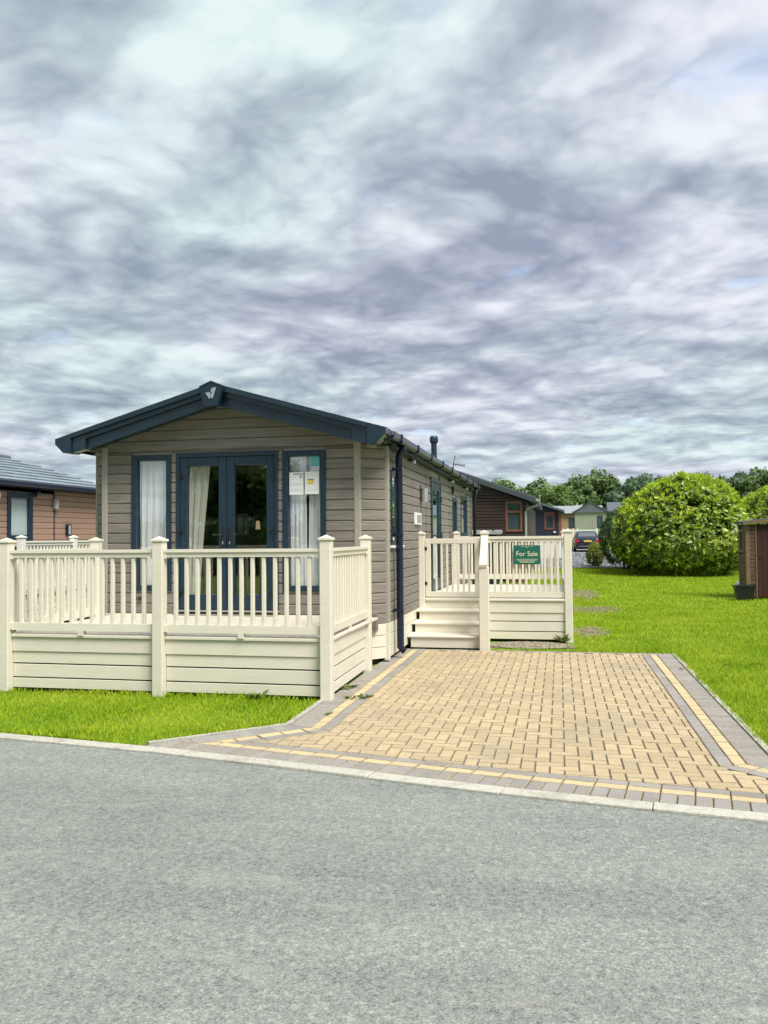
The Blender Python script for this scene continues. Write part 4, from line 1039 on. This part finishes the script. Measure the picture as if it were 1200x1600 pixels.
# ---------------------------------------------------------------- far lodges, railing
def far_lodges():
    root = empty('sage_lodge', (5.5, 97, gz(95)), 'pale sage green lodge with dark roof beyond the parked car', 'lodge')
    Y = 95.; g = gz(95); x0, x1, xm = 1.75, 5.2, 3.42; e0 = 4.17
    MB().prism([(x0, g), (x1, g), (x1, e0), (xm, 5.20), (x0, e0)], Y+.03, Y+.3, 'y').build('wall', 'sageboard', root)
    MB().box(x0, 12.5, Y+.3, Y+5, g, e0).build('wall_core', 'sageboard', root)
    xf = wallxf((x0, Y), (x1, Y), (0, -1)); wop = [(4.12-x0, 4.72-x0, 2.5, 3.78)]
    z = g
    while z < 5.0:
        h = .17; w = 0 if z+h <= e0 else (z+h-e0)/.6
        for a, b in cut(x1-x0-w, z, z+h, wop, w):
            if b-a > .1: board(xf, a, b, z, h).build('cladding_board', 'sageboard', root)
        z += h
    window(root, xf, *wop[0], .1, 'navy', 'glass_far', .05)
    MB().box(3.62, 3.70, Y-.05, Y-.02, g, 4.95).build('joint_strip', 'greyplastic', root)
    for s_ in (1, -1):
        ex = xm+s_*2.0; MB().prism([(xm, 5.42), (ex, 4.26), (ex, 4.08), (xm, 5.24)], Y-.25, Y+.35, 'y').build('bargeboard', 'rooffelt', root)
    MB().prism([(Y+.1, 4.15), (Y+2.6, 5.42), (Y+5.1, 4.15)], 5.3, 12.8, 'x').build('roof', 'tile_dark', root)
    MB().prism([(xm-1.95, 4.2), (xm, 5.38), (xm+2.3, 4.2)], Y-.2, Y+3, 'y').build('roof', 'tile_dark', root)
    MB().box(5.25, 5.5, Y-.08, Y+.02, g, 4.1).build('porch_post', 'navy', root)
    root = empty('tan_lodge', (.7, 106, gz(105)), 'tan boarded lodge with pale ribbed roof left of sage lodge', 'lodge')
    Y = 105.; g = gz(105); xf = wallxf((-6, Y), (5, Y), (0, -1))
    siding(root, xf, 11, g+.2, 4.35, .2, [(1.15+6, 1.85+6, 2.6, 3.85)], 'tanboard', s0=5.)
    MB().box(-6, 5, Y+.02, Y+5, g, 4.35).build('wall', 'tanboard', root)
    window(root, xf, 7.15, 7.85, 2.6, 3.85, .1, 'navy', 'glass_far')
    r_ = MB().prism([(Y-.3, 4.40), (Y+2.6, 5.42), (Y+5.3, 4.40)], -6.3, 5.3, 'x').build('roof', 'tile_pale', root)
    for k in range(28): MB().bar((-1.5+k*.22, Y-.32, 4.43), (-1.5+k*.22, Y+2.55, 5.44), .05, .05).build('roof_rib', 'tile_pale', r_)
    MB().box(-6.3, 5.3, Y-.42, Y-.31, 4.30, 4.41).build('gutter', 'pipe', root)
    ae = MB(); ae.tube([(2.2, Y, 4.6), (2.2, Y, 5.55)], .03, 5); ae.tube([(1.9, Y, 5.3), (2.9, Y, 5.45)], .03, 5); ae.tube([(2.0, Y, 5.2), (2.35, Y, 5.75)], .025, 5); ae.build('aerial', 'white', root)
    # railing by the car
    rr = empty('picket_railing', (2, 78, gz(78)), 'white picket railing behind the parked dark car', 'railing'); g = gz(78)
    for x in (.35, 1.25, 1.62, 3.35): MB().box(x-.06, x+.06, 77.94, 78.06, g, g+1.42).build('post', 'white', rr)
    for z in (.35, 1.22): MB().box(.35, 3.35, 77.97, 78.03, g+z, g+z+.09).build('rail', 'white', rr)
    bm_ = MB().box(-.025, .025, -.02, .02, 0, .80).mesh('picket', M['white'])[0]
    for k in range(24): inst(bm_, 'picket', (.42+k*.122, 78, g+.43), rr)
far_lodges()

# ---------------------------------------------------------------- cars
def car(name, label, loc, rz, group=None):
    root = bpy.data.objects.new(name, None); col.objects.link(root); W[root] = Vector((0, 0, 0)); tag(root, label, 'car', group)
    # length along +y (front), origin at the ground centre
    st_ = [(-2.25, .70, .42, .86), (-2.18, .80, .30, .96), (-1.75, .87, .22, 1.0), (-1.2, .90, .2, .98), (0, .91, .2, .96), (1.1, .90, .2, .92), (1.7, .87, .22, .86), (2.1, .80, .26, .74), (2.25, .66, .38, .62)]
    rings = [[(-w*.94, y, z0), (w*.94, y, z0), (w, y, z0+(z1-z0)*.35), (w, y, z0+(z1-z0)*.7), (w*.93, y, z1-.03), (w*.8, y, z1), (-w*.8, y, z1), (-w*.93, y, z1-.03), (-w, y, z0+(z1-z0)*.7), (-w, y, z0+(z1-z0)*.35)] for y, w, z0, z1 in st_]
    MB().loft(rings).build('body', 'carblue', root, smooth=True)
    cab = [(-1.72, .74, .98), (-1.12, .64, 1.34), (-.7, .60, 1.42), (.0, .60, 1.43), (.35, .60, 1.38), (1.05, .74, .93)]
    rg = [[(-.80, y, .93), (.80, y, .93), (w, y, max(z, .94)), (w*.9, y, max(z+.02, .96)), (-w*.9, y, max(z+.02, .96)), (-w, y, max(z, .94))] for y, w, z in cab]
    MB().loft(rg).build('cabin', 'carblue', root, smooth=False)
    MB().add([(-.62, -1.715, .985), (.62, -1.715, .985), (.54, -1.15, 1.335), (-.54, -1.15, 1.335), (-.62, -1.73, .99), (.62, -1.73, .99), (.54, -1.165, 1.345), (-.54, -1.165, 1.345)],
             [(4,5,6,7), (0,3,2,1), (0,1,5,4), (1,2,6,5), (2,3,7,6), (3,0,4,7)]).build('rear_window', 'carglass', root)
    MB().add([(-.62, 1.06, .955), (.62, 1.06, .955), (.54, .38, 1.385), (-.54, .38, 1.385), (-.62, 1.08, .96), (.62, 1.08, .96), (.54, .40, 1.395), (-.54, .40, 1.395)],
             [(7,6,5,4), (1,2,3,0), (4,5,1,0), (5,6,2,1), (6,7,3,2), (7,4,0,3)]).build('windscreen', 'carglass', root)
    for s_ in (-1, 1):
        MB().add([(s_*.80, -1.35, .99), (s_*.80, .85, .97), (s_*.645, .32, 1.34), (s_*.645, -.95, 1.36), (s_*.815, -1.35, .99), (s_*.815, .85, .97), (s_*.66, .32, 1.34), (s_*.66, -.95, 1.36)],
                 [(4,5,6,7), (3,2,1,0), (0,1,5,4), (1,2,6,5), (2,3,7,6), (3,0,4,7)]).build('side_window', 'carglass', root)
        MB().prism([(s_*.50, .70), (s_*.85, .66), (s_*.86, .80), (s_*.80, .88), (s_*.62, .88)], -2.26, -2.08, 'y').build('tail_light', 'redlens', root)
        MB().prism([(s_*.50, .52), (s_*.78, .54), (s_*.78, .66), (s_*.5, .62)], 2.12, 2.24, 'y').build('headlight', 'silver', root)
        MB().box(s_*.90, s_*1.06, .55, .68, .93, 1.05, .03).build('mirror', 'carblue', root)
        for y in (-1.38, 1.38):
            w_ = MB(); w_.tube([(s_*.72, y, .315), (s_*.91, y, .315)], .315, 20); wh = w_.build('wheel', 'tyre', root)
            MB().tube([(s_*.905, y, .315), (s_*.918, y, .315)], .20, 14).build('rim', 'silver', wh)
    MB().box(-.27, .27, -2.285, -2.25, .70, .815, .004).build('number_plate', 'plate', root)
    MB().tube([(0, -2.23, .875), (0, -2.275, .872)], .045, 12).build('badge', 'silver', root)
    MB().box(-.82, .82, -2.30, -2.10, .34, .60, .05).build('bumper', 'carblue', root)
    MB().box(-.60, .60, -2.308, -2.29, .40, .44).build('bumper_trim', 'silver', root)
    MB().box(-.66, .66, -2.27, -2.15, .20, .34, .02).build('diffuser', 'black', root)
    root.location = loc; root.rotation_euler.z = rz; return root
car('parked_car', 'dark blue saloon car parked tail-on beyond the gravel', (1.80, 60.2, gz(58)+.0), R(2))
car('parked_car', 'dark car at the extreme left edge, beside the front deck', (-9.60, 9.28, -.03), R(0))

# ---------------------------------------------------------------- shed, tub
def shed():
    root = empty('garden_shed', (5.7, 23.2, 0), 'red-brown timber garden shed at the right edge', 'shed')
    x0, x1, y0, y1 = 4.60, 6.7, 22.35, 23.25
    # front cut by a corner panel: boards on the left side and on the front return
    xfL = wallxf((x0, y0+.0), (x0, y1), (-1, 0)); xfF = wallxf((x0, y0), (x1, y0), (0, -1))
    MB().box(x0+.01, x1, y0+.01, y1, .02, 1.86).build('wall_core', 'shedboard', root)
    siding(root, xfF, .20, .04, 1.86, .105, [], 'shedboard', s0=.07)
    siding(root, xfL, y1-y0, .04, 1.86, .105, [(.2, .75, 1.15, 1.74)], 'shedboard')
    MB().box(x0-.03, x0+.07, y0-.03, y0+.02, .02, 1.87, .006).build('corner_trim', 'shedtrim', root)
    w_ = window(root, xfL, .2, .75, 1.15, 1.74, .07, 'shedtrim', 'glass_far', .03)
    MB().box(x0+.20, x0+.235, y0-.035, y0, .02, 1.86, .005).build('door_post', 'shedtrim', root)
    for k in range(10): MB().box(x0+.245+k*.115, x0+.245+k*.115+.111, y0-.02, y0+.005, .05, 1.84, .004).build('door_plank', 'sheddoor', root)
    MB().box(x0+.235, x0+.34, y0-.028, y0-.021, .98, 1.02).build('door_bolt', 'black', root)
    MB().prism([(x0-.10, 1.88), (x1+.1, 2.16), (x1+.1, 2.21), (x0-.10, 1.93)], y0-.12, y1+.1, 'y').build('roof', 'rooffelt', root)
    MB().prism([(x0-.10, 1.84), (x1+.1, 2.12), (x1+.1, 2.20), (x0-.10, 1.92)], y0-.145, y0-.121, 'y').build('roof_trim', 'shedtrim', root)
shed()
tb = MB(); V0 = [(4.20, 21.75), (4.62, 21.75), (4.62, 22.05), (4.20, 22.05)]
tb.loft([[(4.26, 21.80, -.02), (4.60, 21.80, -.02), (4.60, 22.02, -.02), (4.26, 22.02, -.02)], [(4.20, 21.74, .33), (4.66, 21.74, .33), (4.66, 22.08, .33), (4.20, 22.08, .33)], [(4.18, 21.72, .33), (4.68, 21.72, .33), (4.68, 22.10, .33), (4.18, 22.10, .33)], [(4.18, 21.72, .36), (4.68, 21.72, .36), (4.68, 22.10, .36), (4.18, 22.10, .36)], [(4.23, 21.77, .36), (4.63, 21.77, .36), (4.63, 22.05, .36), (4.23, 22.05, .36)], [(4.25, 21.80, .10), (4.61, 21.80, .10), (4.61, 22.03, .10), (4.25, 22.03, .10)]])
tag(tb.build('planter_tub', 'black'), 'black plastic planter tub on the lawn against the shed', 'planter')
sk = MB(); sk.loft([[(4.72+.11*math.cos(a)*s_, 24.0+.12*math.sin(a)*s_, z) for a in np.linspace(0, 2*math.pi, 12, endpoint=False)] for s_, z in ((.9, -.04), (1.15, .08), (.95, .22), (.6, .32), (.2, .36))])
tag(sk.build('garden_sack', 'sack', smooth=True), 'small pale sack standing behind the shed on the lawn', 'sack')

# ---------------------------------------------------------------- plants
def leaves(P, D, U, ln, wd, fold=.25):
    """leaf blades: base points P, direction D, up U, length, width -> 6 verts, 4 tri as quads pairs"""
    n = len(P); S = np.cross(D, U); S /= np.linalg.norm(S, axis=1)[:, None]+1e-9; Nn = np.cross(S, D)
    ln = np.broadcast_to(ln, n)[:, None]; wd = np.broadcast_to(wd, n)[:, None]
    mid = P+D*ln*.5 - Nn*ln*.03; tip = P+D*ln - Nn*ln*.16
    a = mid+S*wd*.5+Nn*wd*fold; b = mid-S*wd*.5+Nn*wd*fold
    V = np.stack([P, a, tip, mid, b], 1).reshape(-1, 3)
    i = np.arange(n)[:, None]*5
    F = np.concatenate([i+np.array([[0, 1, 3]]), i+np.array([[1, 2, 3]]), i+np.array([[0, 3, 4]]), i+np.array([[3, 2, 4]])], 0)
    return V, F
def unit(n):
    v = RNG.normal(size=(n, 3)); return v/np.linalg.norm(v, axis=1)[:, None]
def bush(name, label, c, rx, ry, rz_, nshoot, per, ln, wd, mt, cz=.42, kindstem=True, lump=.10, cat='bush', spread=.9, tips=None):
    root = empty(name, (c[0], c[1], c[2]), label, cat)
    d = unit(nshoot*2); d = d[d[:, 2] > -.80][:nshoot]; n = len(d)
    lob = unit(30)
    bulge = np.max(d@lob.T, axis=1)**14
    depth = 1-np.abs(RNG.normal(0, .07, n)); r = depth*(.90+lump*bulge)
    pn = (np.abs(d)**2.25).sum(1)**(-1/2.25)*np.where(d[:, 2] < 0, 1, .35)+np.where(d[:, 2] < 0, 0, .65)
    r = r*pn
    centre = np.array([c[0], c[1], c[2]+rz_*cz])
    zr = np.where(d[:, 2] > 0, rz_*(1-cz)*1.04, rz_*cz*1.12)
    P0 = centre+np.stack([d[:, 0]*rx*r, d[:, 1]*ry*r, d[:, 2]*zr*r], 1)
    keep = P0[:, 2] > c[2]+.10; P0 = P0[keep]; d = d[keep]; n = len(P0)
    ax = d+np.array([0, 0, .35])+RNG.normal(0, .18, (n, 3)); ax[:, 2] += np.where(d[:, 2] < -.1, -.55, 0); ax /= np.linalg.norm(ax, axis=1)[:, None]
    P = np.repeat(P0, per, 0)-np.repeat(ax, per, 0)*RNG.uniform(0, ln*.9, (n*per, 1)); A = np.repeat(ax, per, 0)
    o = unit(n*per); o -= A*(o*A).sum(1)[:, None]; o /= np.linalg.norm(o, axis=1)[:, None]
    D = A*RNG.uniform(.25, .95, (n*per, 1))+o*spread; D[:, 2] -= .18; D /= np.linalg.norm(D, axis=1)[:, None]
    V, F = leaves(P, D, A, RNG.uniform(.7, 1.15, n*per)*ln, wd*RNG.uniform(.8, 1.15, n*per))
    npmesh('foliage', V, F, mt, root, 'stuff')
    if tips:
        q = RNG.uniform(size=n) < np.clip(.12+.75*d[:, 2], .04, .85); Q = P0[q]; B_ = ax[q]; B_[:, 2] += .25; m4 = 5
        Q = np.repeat(Q, m4, 0)+np.repeat(B_, m4, 0)*.05; B_ = np.repeat(B_, m4, 0); k4 = len(Q); o = unit(k4)*.75
        D = B_*1.2+o; D /= np.linalg.norm(D, axis=1)[:, None]
        V, F = leaves(Q, D, unit(k4), RNG.uniform(.5, .9, k4)*ln, wd*.62)
        npmesh('new_growth', V, F, tips, root, 'stuff')
    sm = MB()
    for k in range(11):
        a = random.uniform(0, 6.28); q = random.uniform(.3, .8)
        sm.tube([(c[0]+.15*math.cos(a), c[1]+.15*math.sin(a), c[2]-.03), (c[0]+rx*.3*q*math.cos(a), c[1]+ry*.3*q*math.sin(a), c[2]+rz_*.35), (c[0]+rx*.75*q*math.cos(a), c[1]+ry*.75*q*math.sin(a), c[2]+rz_*.72)], [.05, .035, .012], 6)
    sm.build('stem', 'bark', root)
    return root
bush('laurel_bush', 'large rounded yellow-green laurel bush beside the shed', (4.78, 35.0, .05), 2.72, 2.7, 3.85, 4300, 6, .25, .11, 'laurel', .36, tips='newlaurel')
bush('laurel_bush', 'yellow-green laurel mostly hidden behind the shed at right edge', (9.2, 38.0, .1), 2.3, 2.3, 3.6, 2400, 6, .22, .095, 'laurel', .36, tips='newlaurel')
bush('conifer_shrub', 'dark green conifer shrub at left side of the laurel bush', (2.85, 38.2, .13), 1.15, 1.2, 2.75, 2200, 7, .13, .03, 'conifer', .5)
bush('golden_shrub', 'small golden-green shrub at the foot of the conifer near the car', (1.62, 40.2, .17), .42, .5, 1.15, 500, 6, .10, .04, 'goldleaf', .5)

def tree(label, c, h, cr_, mt, n, card, name='tree', trunk_h=.3, group=None, seed=0):
    rg = np.random.default_rng(seed+5); root = empty(name, (c[0], c[1], c[2]), label, 'tree', group)
    k = 34; u = rg.normal(size=(k, 3)); u /= np.linalg.norm(u, axis=1)[:, None]
    rad = rg.uniform(.35, .95, (k, 1)); cz = h*(1+trunk_h)/2; hz = h*(1-trunk_h)/2
    lc = np.array([0, 0, cz])+u*rad*np.array([cr_*.82, cr_*.82, hz*.86]); lr = rg.uniform(.20, .40, k)*cr_
    idx = rg.integers(0, k, n); d = rg.normal(size=(n, 3)); d /= np.linalg.norm(d, axis=1)[:, None]
    rr = lr[idx][:, None]*(rg.uniform(0.25, 1.12, (n, 1))**.5)
    P = lc[idx]+d*rr*np.array([1, 1, .85]); P = P+np.array(c)
    nn = d+rg.normal(0, .6, (n, 3)); nn /= np.linalg.norm(nn, axis=1)[:, None]
    a = np.cross(nn, rg.normal(size=(n, 3))); a /= np.linalg.norm(a, axis=1)[:, None]+1e-9; b = np.cross(nn, a)
    s_ = (card*rg.uniform(.55, 1.25, n))[:, None]
    V = np.stack([P-a*s_, P-b*s_*.55, P+a*s_, P+b*s_*.55], 1).reshape(-1, 3); F = np.arange(4*n).reshape(-1, 4)
    npmesh('crown', V, F, mt, root, 'stuff')
    tm = MB(); tm.tube([(c[0], c[1], c[2]-.1), (c[0]+.05*h*rg.normal()*.3, c[1], c[2]+h*.35), (c[0], c[1], c[2]+h*.8)], [h*.022, h*.016, h*.004], 8)
    for i in range(9):
        p = lc[i]+np.array(c); tm.tube([(c[0], c[1], c[2]+h*rg.uniform(.2, .45)), tuple((np.array([c[0], c[1], c[2]+h*.5])+p)/2+np.array([0, 0, .1])), tuple(p)], [h*.011, h*.007, h*.003], 6)
    tm.build('trunk', 'bark', root); return root
far = [(-7.6, 116, 8.6, 3.6, 'treeC', 'pale tree rising just above the dark timber lodge roof'),
       (-3.6, 121, 8.9, 3.7, 'treeA', 'rounded tree right of the dark timber lodge roof end'),
       (-.2, 112, 7.3, 3.2, 'treeC', 'low bright tree above the pale ribbed roof'),
       (2.6, 119, 8.6, 3.4, 'treeA', 'mid green tree left of the tallest far tree'),
       (5.6, 122, 10.0, 4.0, 'treeA', 'tallest far tree above the sage lodge gable'),
       (8.8, 115, 8.4, 3.4, 'treeB', 'bluish tree above the sage lodge roof'),
       (11.6, 121, 8.9, 3.2, 'treeB', 'dark bluish tree left of the laurel bush top'),
       (13.4, 124, 9.1, 2.6, 'treeB', 'narrow dark tree with feathery top left of laurel bush'),
       (16.4, 117, 8.6, 3.6, 'treeB', 'dark tree peeping over the left shoulder of the laurel bush'),
       (20.2, 120, 9.0, 3.8, 'treeA', 'tree peeping over the right shoulder of the laurel bush'),
       (24.2, 122, 9.0, 4.0, 'treeB', 'grey-green tree right of the laurel bush top'),
       (27.6, 121, 10.2, 4.2, 'treeA', 'tall tree at the right edge of the photo'),
       (31.5, 118, 9.6, 4.2, 'treeA', 'tree cut off by the right edge of the photo')]
for i, (x, y, h, r_, mt, lb) in enumerate(far): tree(lb, (x, y, gz(y)-.05), h, r_, mt, 5200, .30, trunk_h=.12, group='far trees beyond the lodges', seed=i*7)
for i, (x, y, h, r_) in enumerate([(-16, -20, 7.5, 3.6), (-10.5, -22, 6.8, 3.6), (-5.5, -21, 7.4, 3.4), (-.5, -23, 6.6, 3.6), (5.5, -21, 7.2, 3.6), (12, -24, 7, 3.8)]):
    tree('leafy tree across the road, seen only as a reflection in the glass doors', (x, y, -.05), h, r_, 'treeA', 3500, .34, trunk_h=.03, group='trees across the road', seed=100+i)

hg = empty('screen_hedge', (-4, -15, 0), 'added foliage screen across the road, hiding low sky mirrored in the glass doors', 'screen_hedge')  # added to block the sky gap below the trees in the door reflections
def screen_hedge():
    n = 9000; P = np.column_stack([RNG.uniform(-22, 16, n), -16+RNG.normal(0, .45, n), RNG.uniform(-.03, 2.5, n)]); D = unit(n); V, F = leaves(P, D, unit(n), .34, .2); npmesh('foliage', V, F, 'treeB', hg, 'stuff')
    MB().box(-22, 16, -16.5, -15.6, -.05, 2.2).build('screen_core', 'conifer', hg)
screen_hedge()
# ---------------------------------------------------------------- gravel, bare ground
def patch(name, cx_, cy, rx, ry, z, mt, label, n=48, seed=1, kind='structure'):
    rg = random.Random(seed); V = [(cx_, cy, z)]; ph = [rg.uniform(0, 6.28) for _ in range(5)]
    for k in range(n):
        a = 2*math.pi*k/n; q = .82+.16*math.sin(2*a+ph[0])+.14*math.sin(3*a+ph[1])+.12*math.sin(5*a+ph[2])+.1*math.sin(9*a+ph[3])+rg.uniform(-.1, .1); V.append((cx_+rx*q*math.cos(a), cy+ry*q*math.sin(a), z))
    F = [(0, 1+k, 1+(k+1) % n) for k in range(n)]
    return tag(npmesh(name, np.array(V), np.array(F), mt, None, kind), label)
def stones(name, pts, size, mt, label):
    b = np.array([(1,0,0), (-1,0,0), (0,1,0), (0,-1,0), (0,0,1), (0,0,-1)], float); f = np.array([(0,2,4), (2,1,4), (1,3,4), (3,0,4), (2,0,5), (1,2,5), (3,1,5), (0,3,5)])
    n = len(pts); s_ = size*RNG.uniform(.5, 1.3, (n, 1, 1))*RNG.uniform(.6, 1.2, (n, 6, 1)); a = RNG.uniform(0, 6.28, n); ca, sa = np.cos(a), np.sin(a)
    v = b[None]*s_*np.array([1, .75, .5]); x = v[..., 0]*ca[:, None]-v[..., 1]*sa[:, None]; y = v[..., 0]*sa[:, None]+v[..., 1]*ca[:, None]
    V = np.stack([x, y, v[..., 2]], -1)+pts[:, None, :]; F = (np.arange(n)[:, None, None]*6+f[None]).reshape(-1, 3)
    return tag(npmesh(name, V.reshape(-1, 3), F, mt, None, 'stuff'), label)
def gravel_area():
    ys = np.linspace(39.0, 57.5, 8); xs = np.linspace(-6, 7.5, 6); V = [(x, y, gz(y)+.008) for y in ys for x in xs]; n = 6
    F = [(j*n+i, j*n+i+1, (j+1)*n+i+1, (j+1)*n+i) for j in range(7) for i in range(5)]
    tag(npmesh('gravel_bed', np.array(V), np.array(F), 'gravelbase', None, 'structure'), 'grey gravel strip between lawn and parked car')
    p = np.stack([RNG.uniform(-3, 5.5, 5200), RNG.uniform(38.7, 57, 5200)], 1); z = np.array([gz(y) for y in p[:, 1]])+.02
    stones('gravel', np.column_stack([p, z]), .085, 'stone', 'loose grey stones lying on the gravel strip')
    ys = np.linspace(57.5, 64, 4); V = [(x, y, gz(y)+.012) for y in ys for x in (-6, 7.5)]; F = [(2*j, 2*j+1, 2*j+3, 2*j+2) for j in range(3)]
    tag(npmesh('parking_slab', np.array(V), np.array(F), 'concrete', None, 'structure'), 'pale concrete parking slab under the far car')
gravel_area()
PATCH = [(.60, 24.0, .55, 2.1), (.75, 18.9, .62, 1.1), (.48, 14.5, .34, .9), (-.45, 12.6, .62, .42)]
for i, (a, b, c_, d) in enumerate(PATCH):
    patch('soil_patch', a, b, c_, d, -.022, 'soil', ['far bare soil patch beside the porch', 'middle bare soil patch beside the porch', 'near bare soil patch at the porch corner', 'gravelly soil bed at the foot of the porch skirting'][i], seed=i)
pp = []
for (a, b, c_, d), n in zip(PATCH, (700, 700, 500, 2400)):
    t_ = RNG.uniform(0, 6.28, n); r_ = np.sqrt(RNG.uniform(0, 1, n))*.95; q = np.column_stack([a+c_*r_*np.cos(t_), b+d*r_*np.sin(t_), np.full(n, -.012)]); pp.append(q[(q[:, 1] > 11.92) & ((q[:, 1] < 13.05) | (q[:, 0] > .2))])
stones('pebbles', np.concatenate(pp), .017, 'pebble', 'mixed small pebbles on the bare soil round the porch')

# ---------------------------------------------------------------- grass
def inpoly(p, poly):
    x, y = p[:, 0], p[:, 1]; ins = np.zeros(len(p), bool); j = len(poly)-1
    for i in range(len(poly)):
        xi, yi = poly[i]; xj, yj = poly[j]
        c_ = ((yi > y) != (yj > y)) & (x < (xj-xi)*(y-yi)/(yj-yi+1e-12)+xi); ins ^= c_; j = i
    return ins
def grass(poly, dens, hgt, wid, label_pts):
    P = np.array(poly); lo, hi = P.min(0), P.max(0); n = int((hi[0]-lo[0])*(hi[1]-lo[1])*dens)
    p = np.column_stack([RNG.uniform(lo[0], hi[0], n), RNG.uniform(lo[1], hi[1], n)]); p = p[inpoly(p, poly)]
    ok = np.ones(len(p), bool)
    for a, b, c_, d in PATCH:
        q = ((p[:, 0]-a)/c_)**2+((p[:, 1]-b)/d)**2; ok &= (q > 1.0) | (RNG.uniform(size=len(p)) < np.clip(q+.12, 0, 1)*.7)
    label_pts.append((p[ok], hgt, wid))
GP = []
kerbpts = lambda a, b, n: [(x, kerb_y(x)+.135) for x in np.linspace(a, b, n)]
grass(kerbpts(-6.6, -3.24, 10)+[(-2.345, 6.93), (-2.345, 8.02), (-6.6, 8.02)], 6500, .034, .0055, GP)
grass([(-7.6, 8.02), (-5.97, 8.02), (-5.97, 10.2), (-7.9, 12.5), (-9.2, 12.5)], 1500, .045, .008, GP)
grass([(XR+.055, 6.3), (2.6, 6.3), (3.2, 9), (3.9, 13), (XR+.055, 13)], 5200, .034, .006, GP)
grass([(XR+.05, 11.9), (XR+.05, 13), (.22, 13), (.22, 11.9)], 5000, .036, .006, GP); grass([(-1.0, 11.9), (.25, 11.9), (.25, 12.2), (-1.0, 12.12)], 2500, .04, .006, GP)
grass([(.2, 13), (3.9, 13), (5.0, 20), (.2, 20)], 2300, .04, .009, GP)
grass([(-2.2, 17.1), (.2, 17.1), (.2, 20), (-2.2, 20)], 500, .05, .012, GP)
grass([(-2.2, 20), (5.0, 20), (9.2, 36), (8, 40), (-2.2, 39.2)], 750, .05, .016, GP)
grass(kerbpts(2.75, 13, 12)+[(13, 20), (5.0, 20), (3.9, 13), (3.2, 9), (2.6, 6.3), (1.55, 6.3)], 1300, .045, .012, GP)
grass([(5.0, 20), (16, 20), (18, 34), (8.7, 34)], 380, .055, .022, GP)
grass(kerbpts(-12, -6.6, 8)+[(-6.6, 8.02), (-7.6, 8.02), (-9.2, 12.5), (-12, 12.5)], 900, .045, .012, GP)
for pa, pb, n_ in (((-2.36, 6.93), (-2.36, 7.98), 260), ((-3.22, 6.14), (-2.38, 6.90), 330), ((1.50, 6.3), (1.50, 11.9), 1500), ((.25, 11.89), (1.5, 11.89), 420), ((-5.8, 7.985), (-2.4, 7.985), 1100)):
    t_ = RNG.uniform(0, 1, n_)[:, None]; GP.append((np.array(pa)*(1-t_)+np.array(pb)*t_+RNG.normal(0, .014, (n_, 2)), .062, .007))
t_ = RNG.uniform(-6.6, -3.2, 1300); GP.append((np.column_stack([t_, [kerb_y(x)+.14+abs(random.gauss(0, .012)) for x in t_]]), .055, .007))
def lay_grass():
    Vs = []; Fs = []; off = 0
    for p, h, w in GP:
        n = len(p); cl = np.sin(p[:, 0]*3.1+np.sin(p[:, 1]*2.3)*1.7)*np.cos(p[:, 1]*2.7+p[:, 0])
        hh = h*RNG.uniform(.55, 1.35, n)*(1+.28*cl); a = RNG.uniform(0, 6.28, n); ww = w*RNG.uniform(.6, 1.3, n); le = hh*RNG.uniform(.1, .75, n); la = RNG.uniform(0, 6.28, n)
        z0 = np.array([gz(y) for y in p[:, 1]])-.03
        dx, dy = np.cos(a)*ww/2, np.sin(a)*ww/2; lx, ly = np.cos(la)*le, np.sin(la)*le
        A = np.column_stack([p[:, 0]-dx, p[:, 1]-dy, z0]); B = np.column_stack([p[:, 0]+dx, p[:, 1]+dy, z0])
        C = np.column_stack([p[:, 0]+dx*.7+lx*.4, p[:, 1]+dy*.7+ly*.4, z0+hh*.6]); T = np.column_stack([p[:, 0]+lx, p[:, 1]+ly, z0+hh])
        Vs.append(np.stack([A, B, C, T], 1).reshape(-1, 3)); Fs.append(np.arange(4*n).reshape(-1, 4)+off); off += 4*n
    tag(npmesh('grass', np.concatenate(Vs), np.concatenate(Fs), 'grassblade', None, 'stuff'), 'short bright green grass blades of the mown lawns')
lay_grass()
def weed(label, x, y, r_, n, tall=.03, group=None):
    P = np.tile(np.array([[x, y, .001]]), (n, 1)); a = RNG.uniform(0, 6.28, n); D = np.column_stack([np.cos(a), np.sin(a), RNG.uniform(.15, .7, n)*tall/.03*.6]); D /= np.linalg.norm(D, axis=1)[:, None]
    P += np.column_stack([np.cos(a), np.sin(a), 0*a])*RNG.uniform(0, r_*.4, (n, 1))
    V, F = leaves(P, D, np.tile([[0, 0, 1.]], (n, 1)), r_*RNG.uniform(.6, 1.1, n), r_*.32); o = npmesh('weed', V, F, 'weed'); tag(o, label, 'weed', 'weeds in the paving joints')
weed('largest weed in the paving close to the deck corner post', -2.26, 8.68, .13, 26)
weed('small weed on the yellow border strip beside the deck', -2.06, 8.13, .075, 14)
weed('weed just right of the yellow border strip beside the deck', -1.95, 8.20, .10, 18)
weed('lowest weed, on the grey border near the small lawn', -2.06, 7.36, .06, 10)
weed('tuft growing at the foot of the front deck skirting near its right end', -3.0, 7.96, .12, 16, .09)
weed('tuft growing at the foot of the right porch post', .02, 12.98, .16, 30, .12)
for lb, x, y in (('dark fallen leaf on the right lawn', 1.93, 10.85), ('tiny dark fallen leaf on right border paving', 1.36, 10.4)):
    lv, lf = leaves(np.array([[x, y, .012]]), np.array([[.8, .5, .1]])/.95, np.array([[0, 0, 1.]]), .075, .05); tag(npmesh('fallen_leaf', lv, lf, 'dark'), lb, 'leaf')
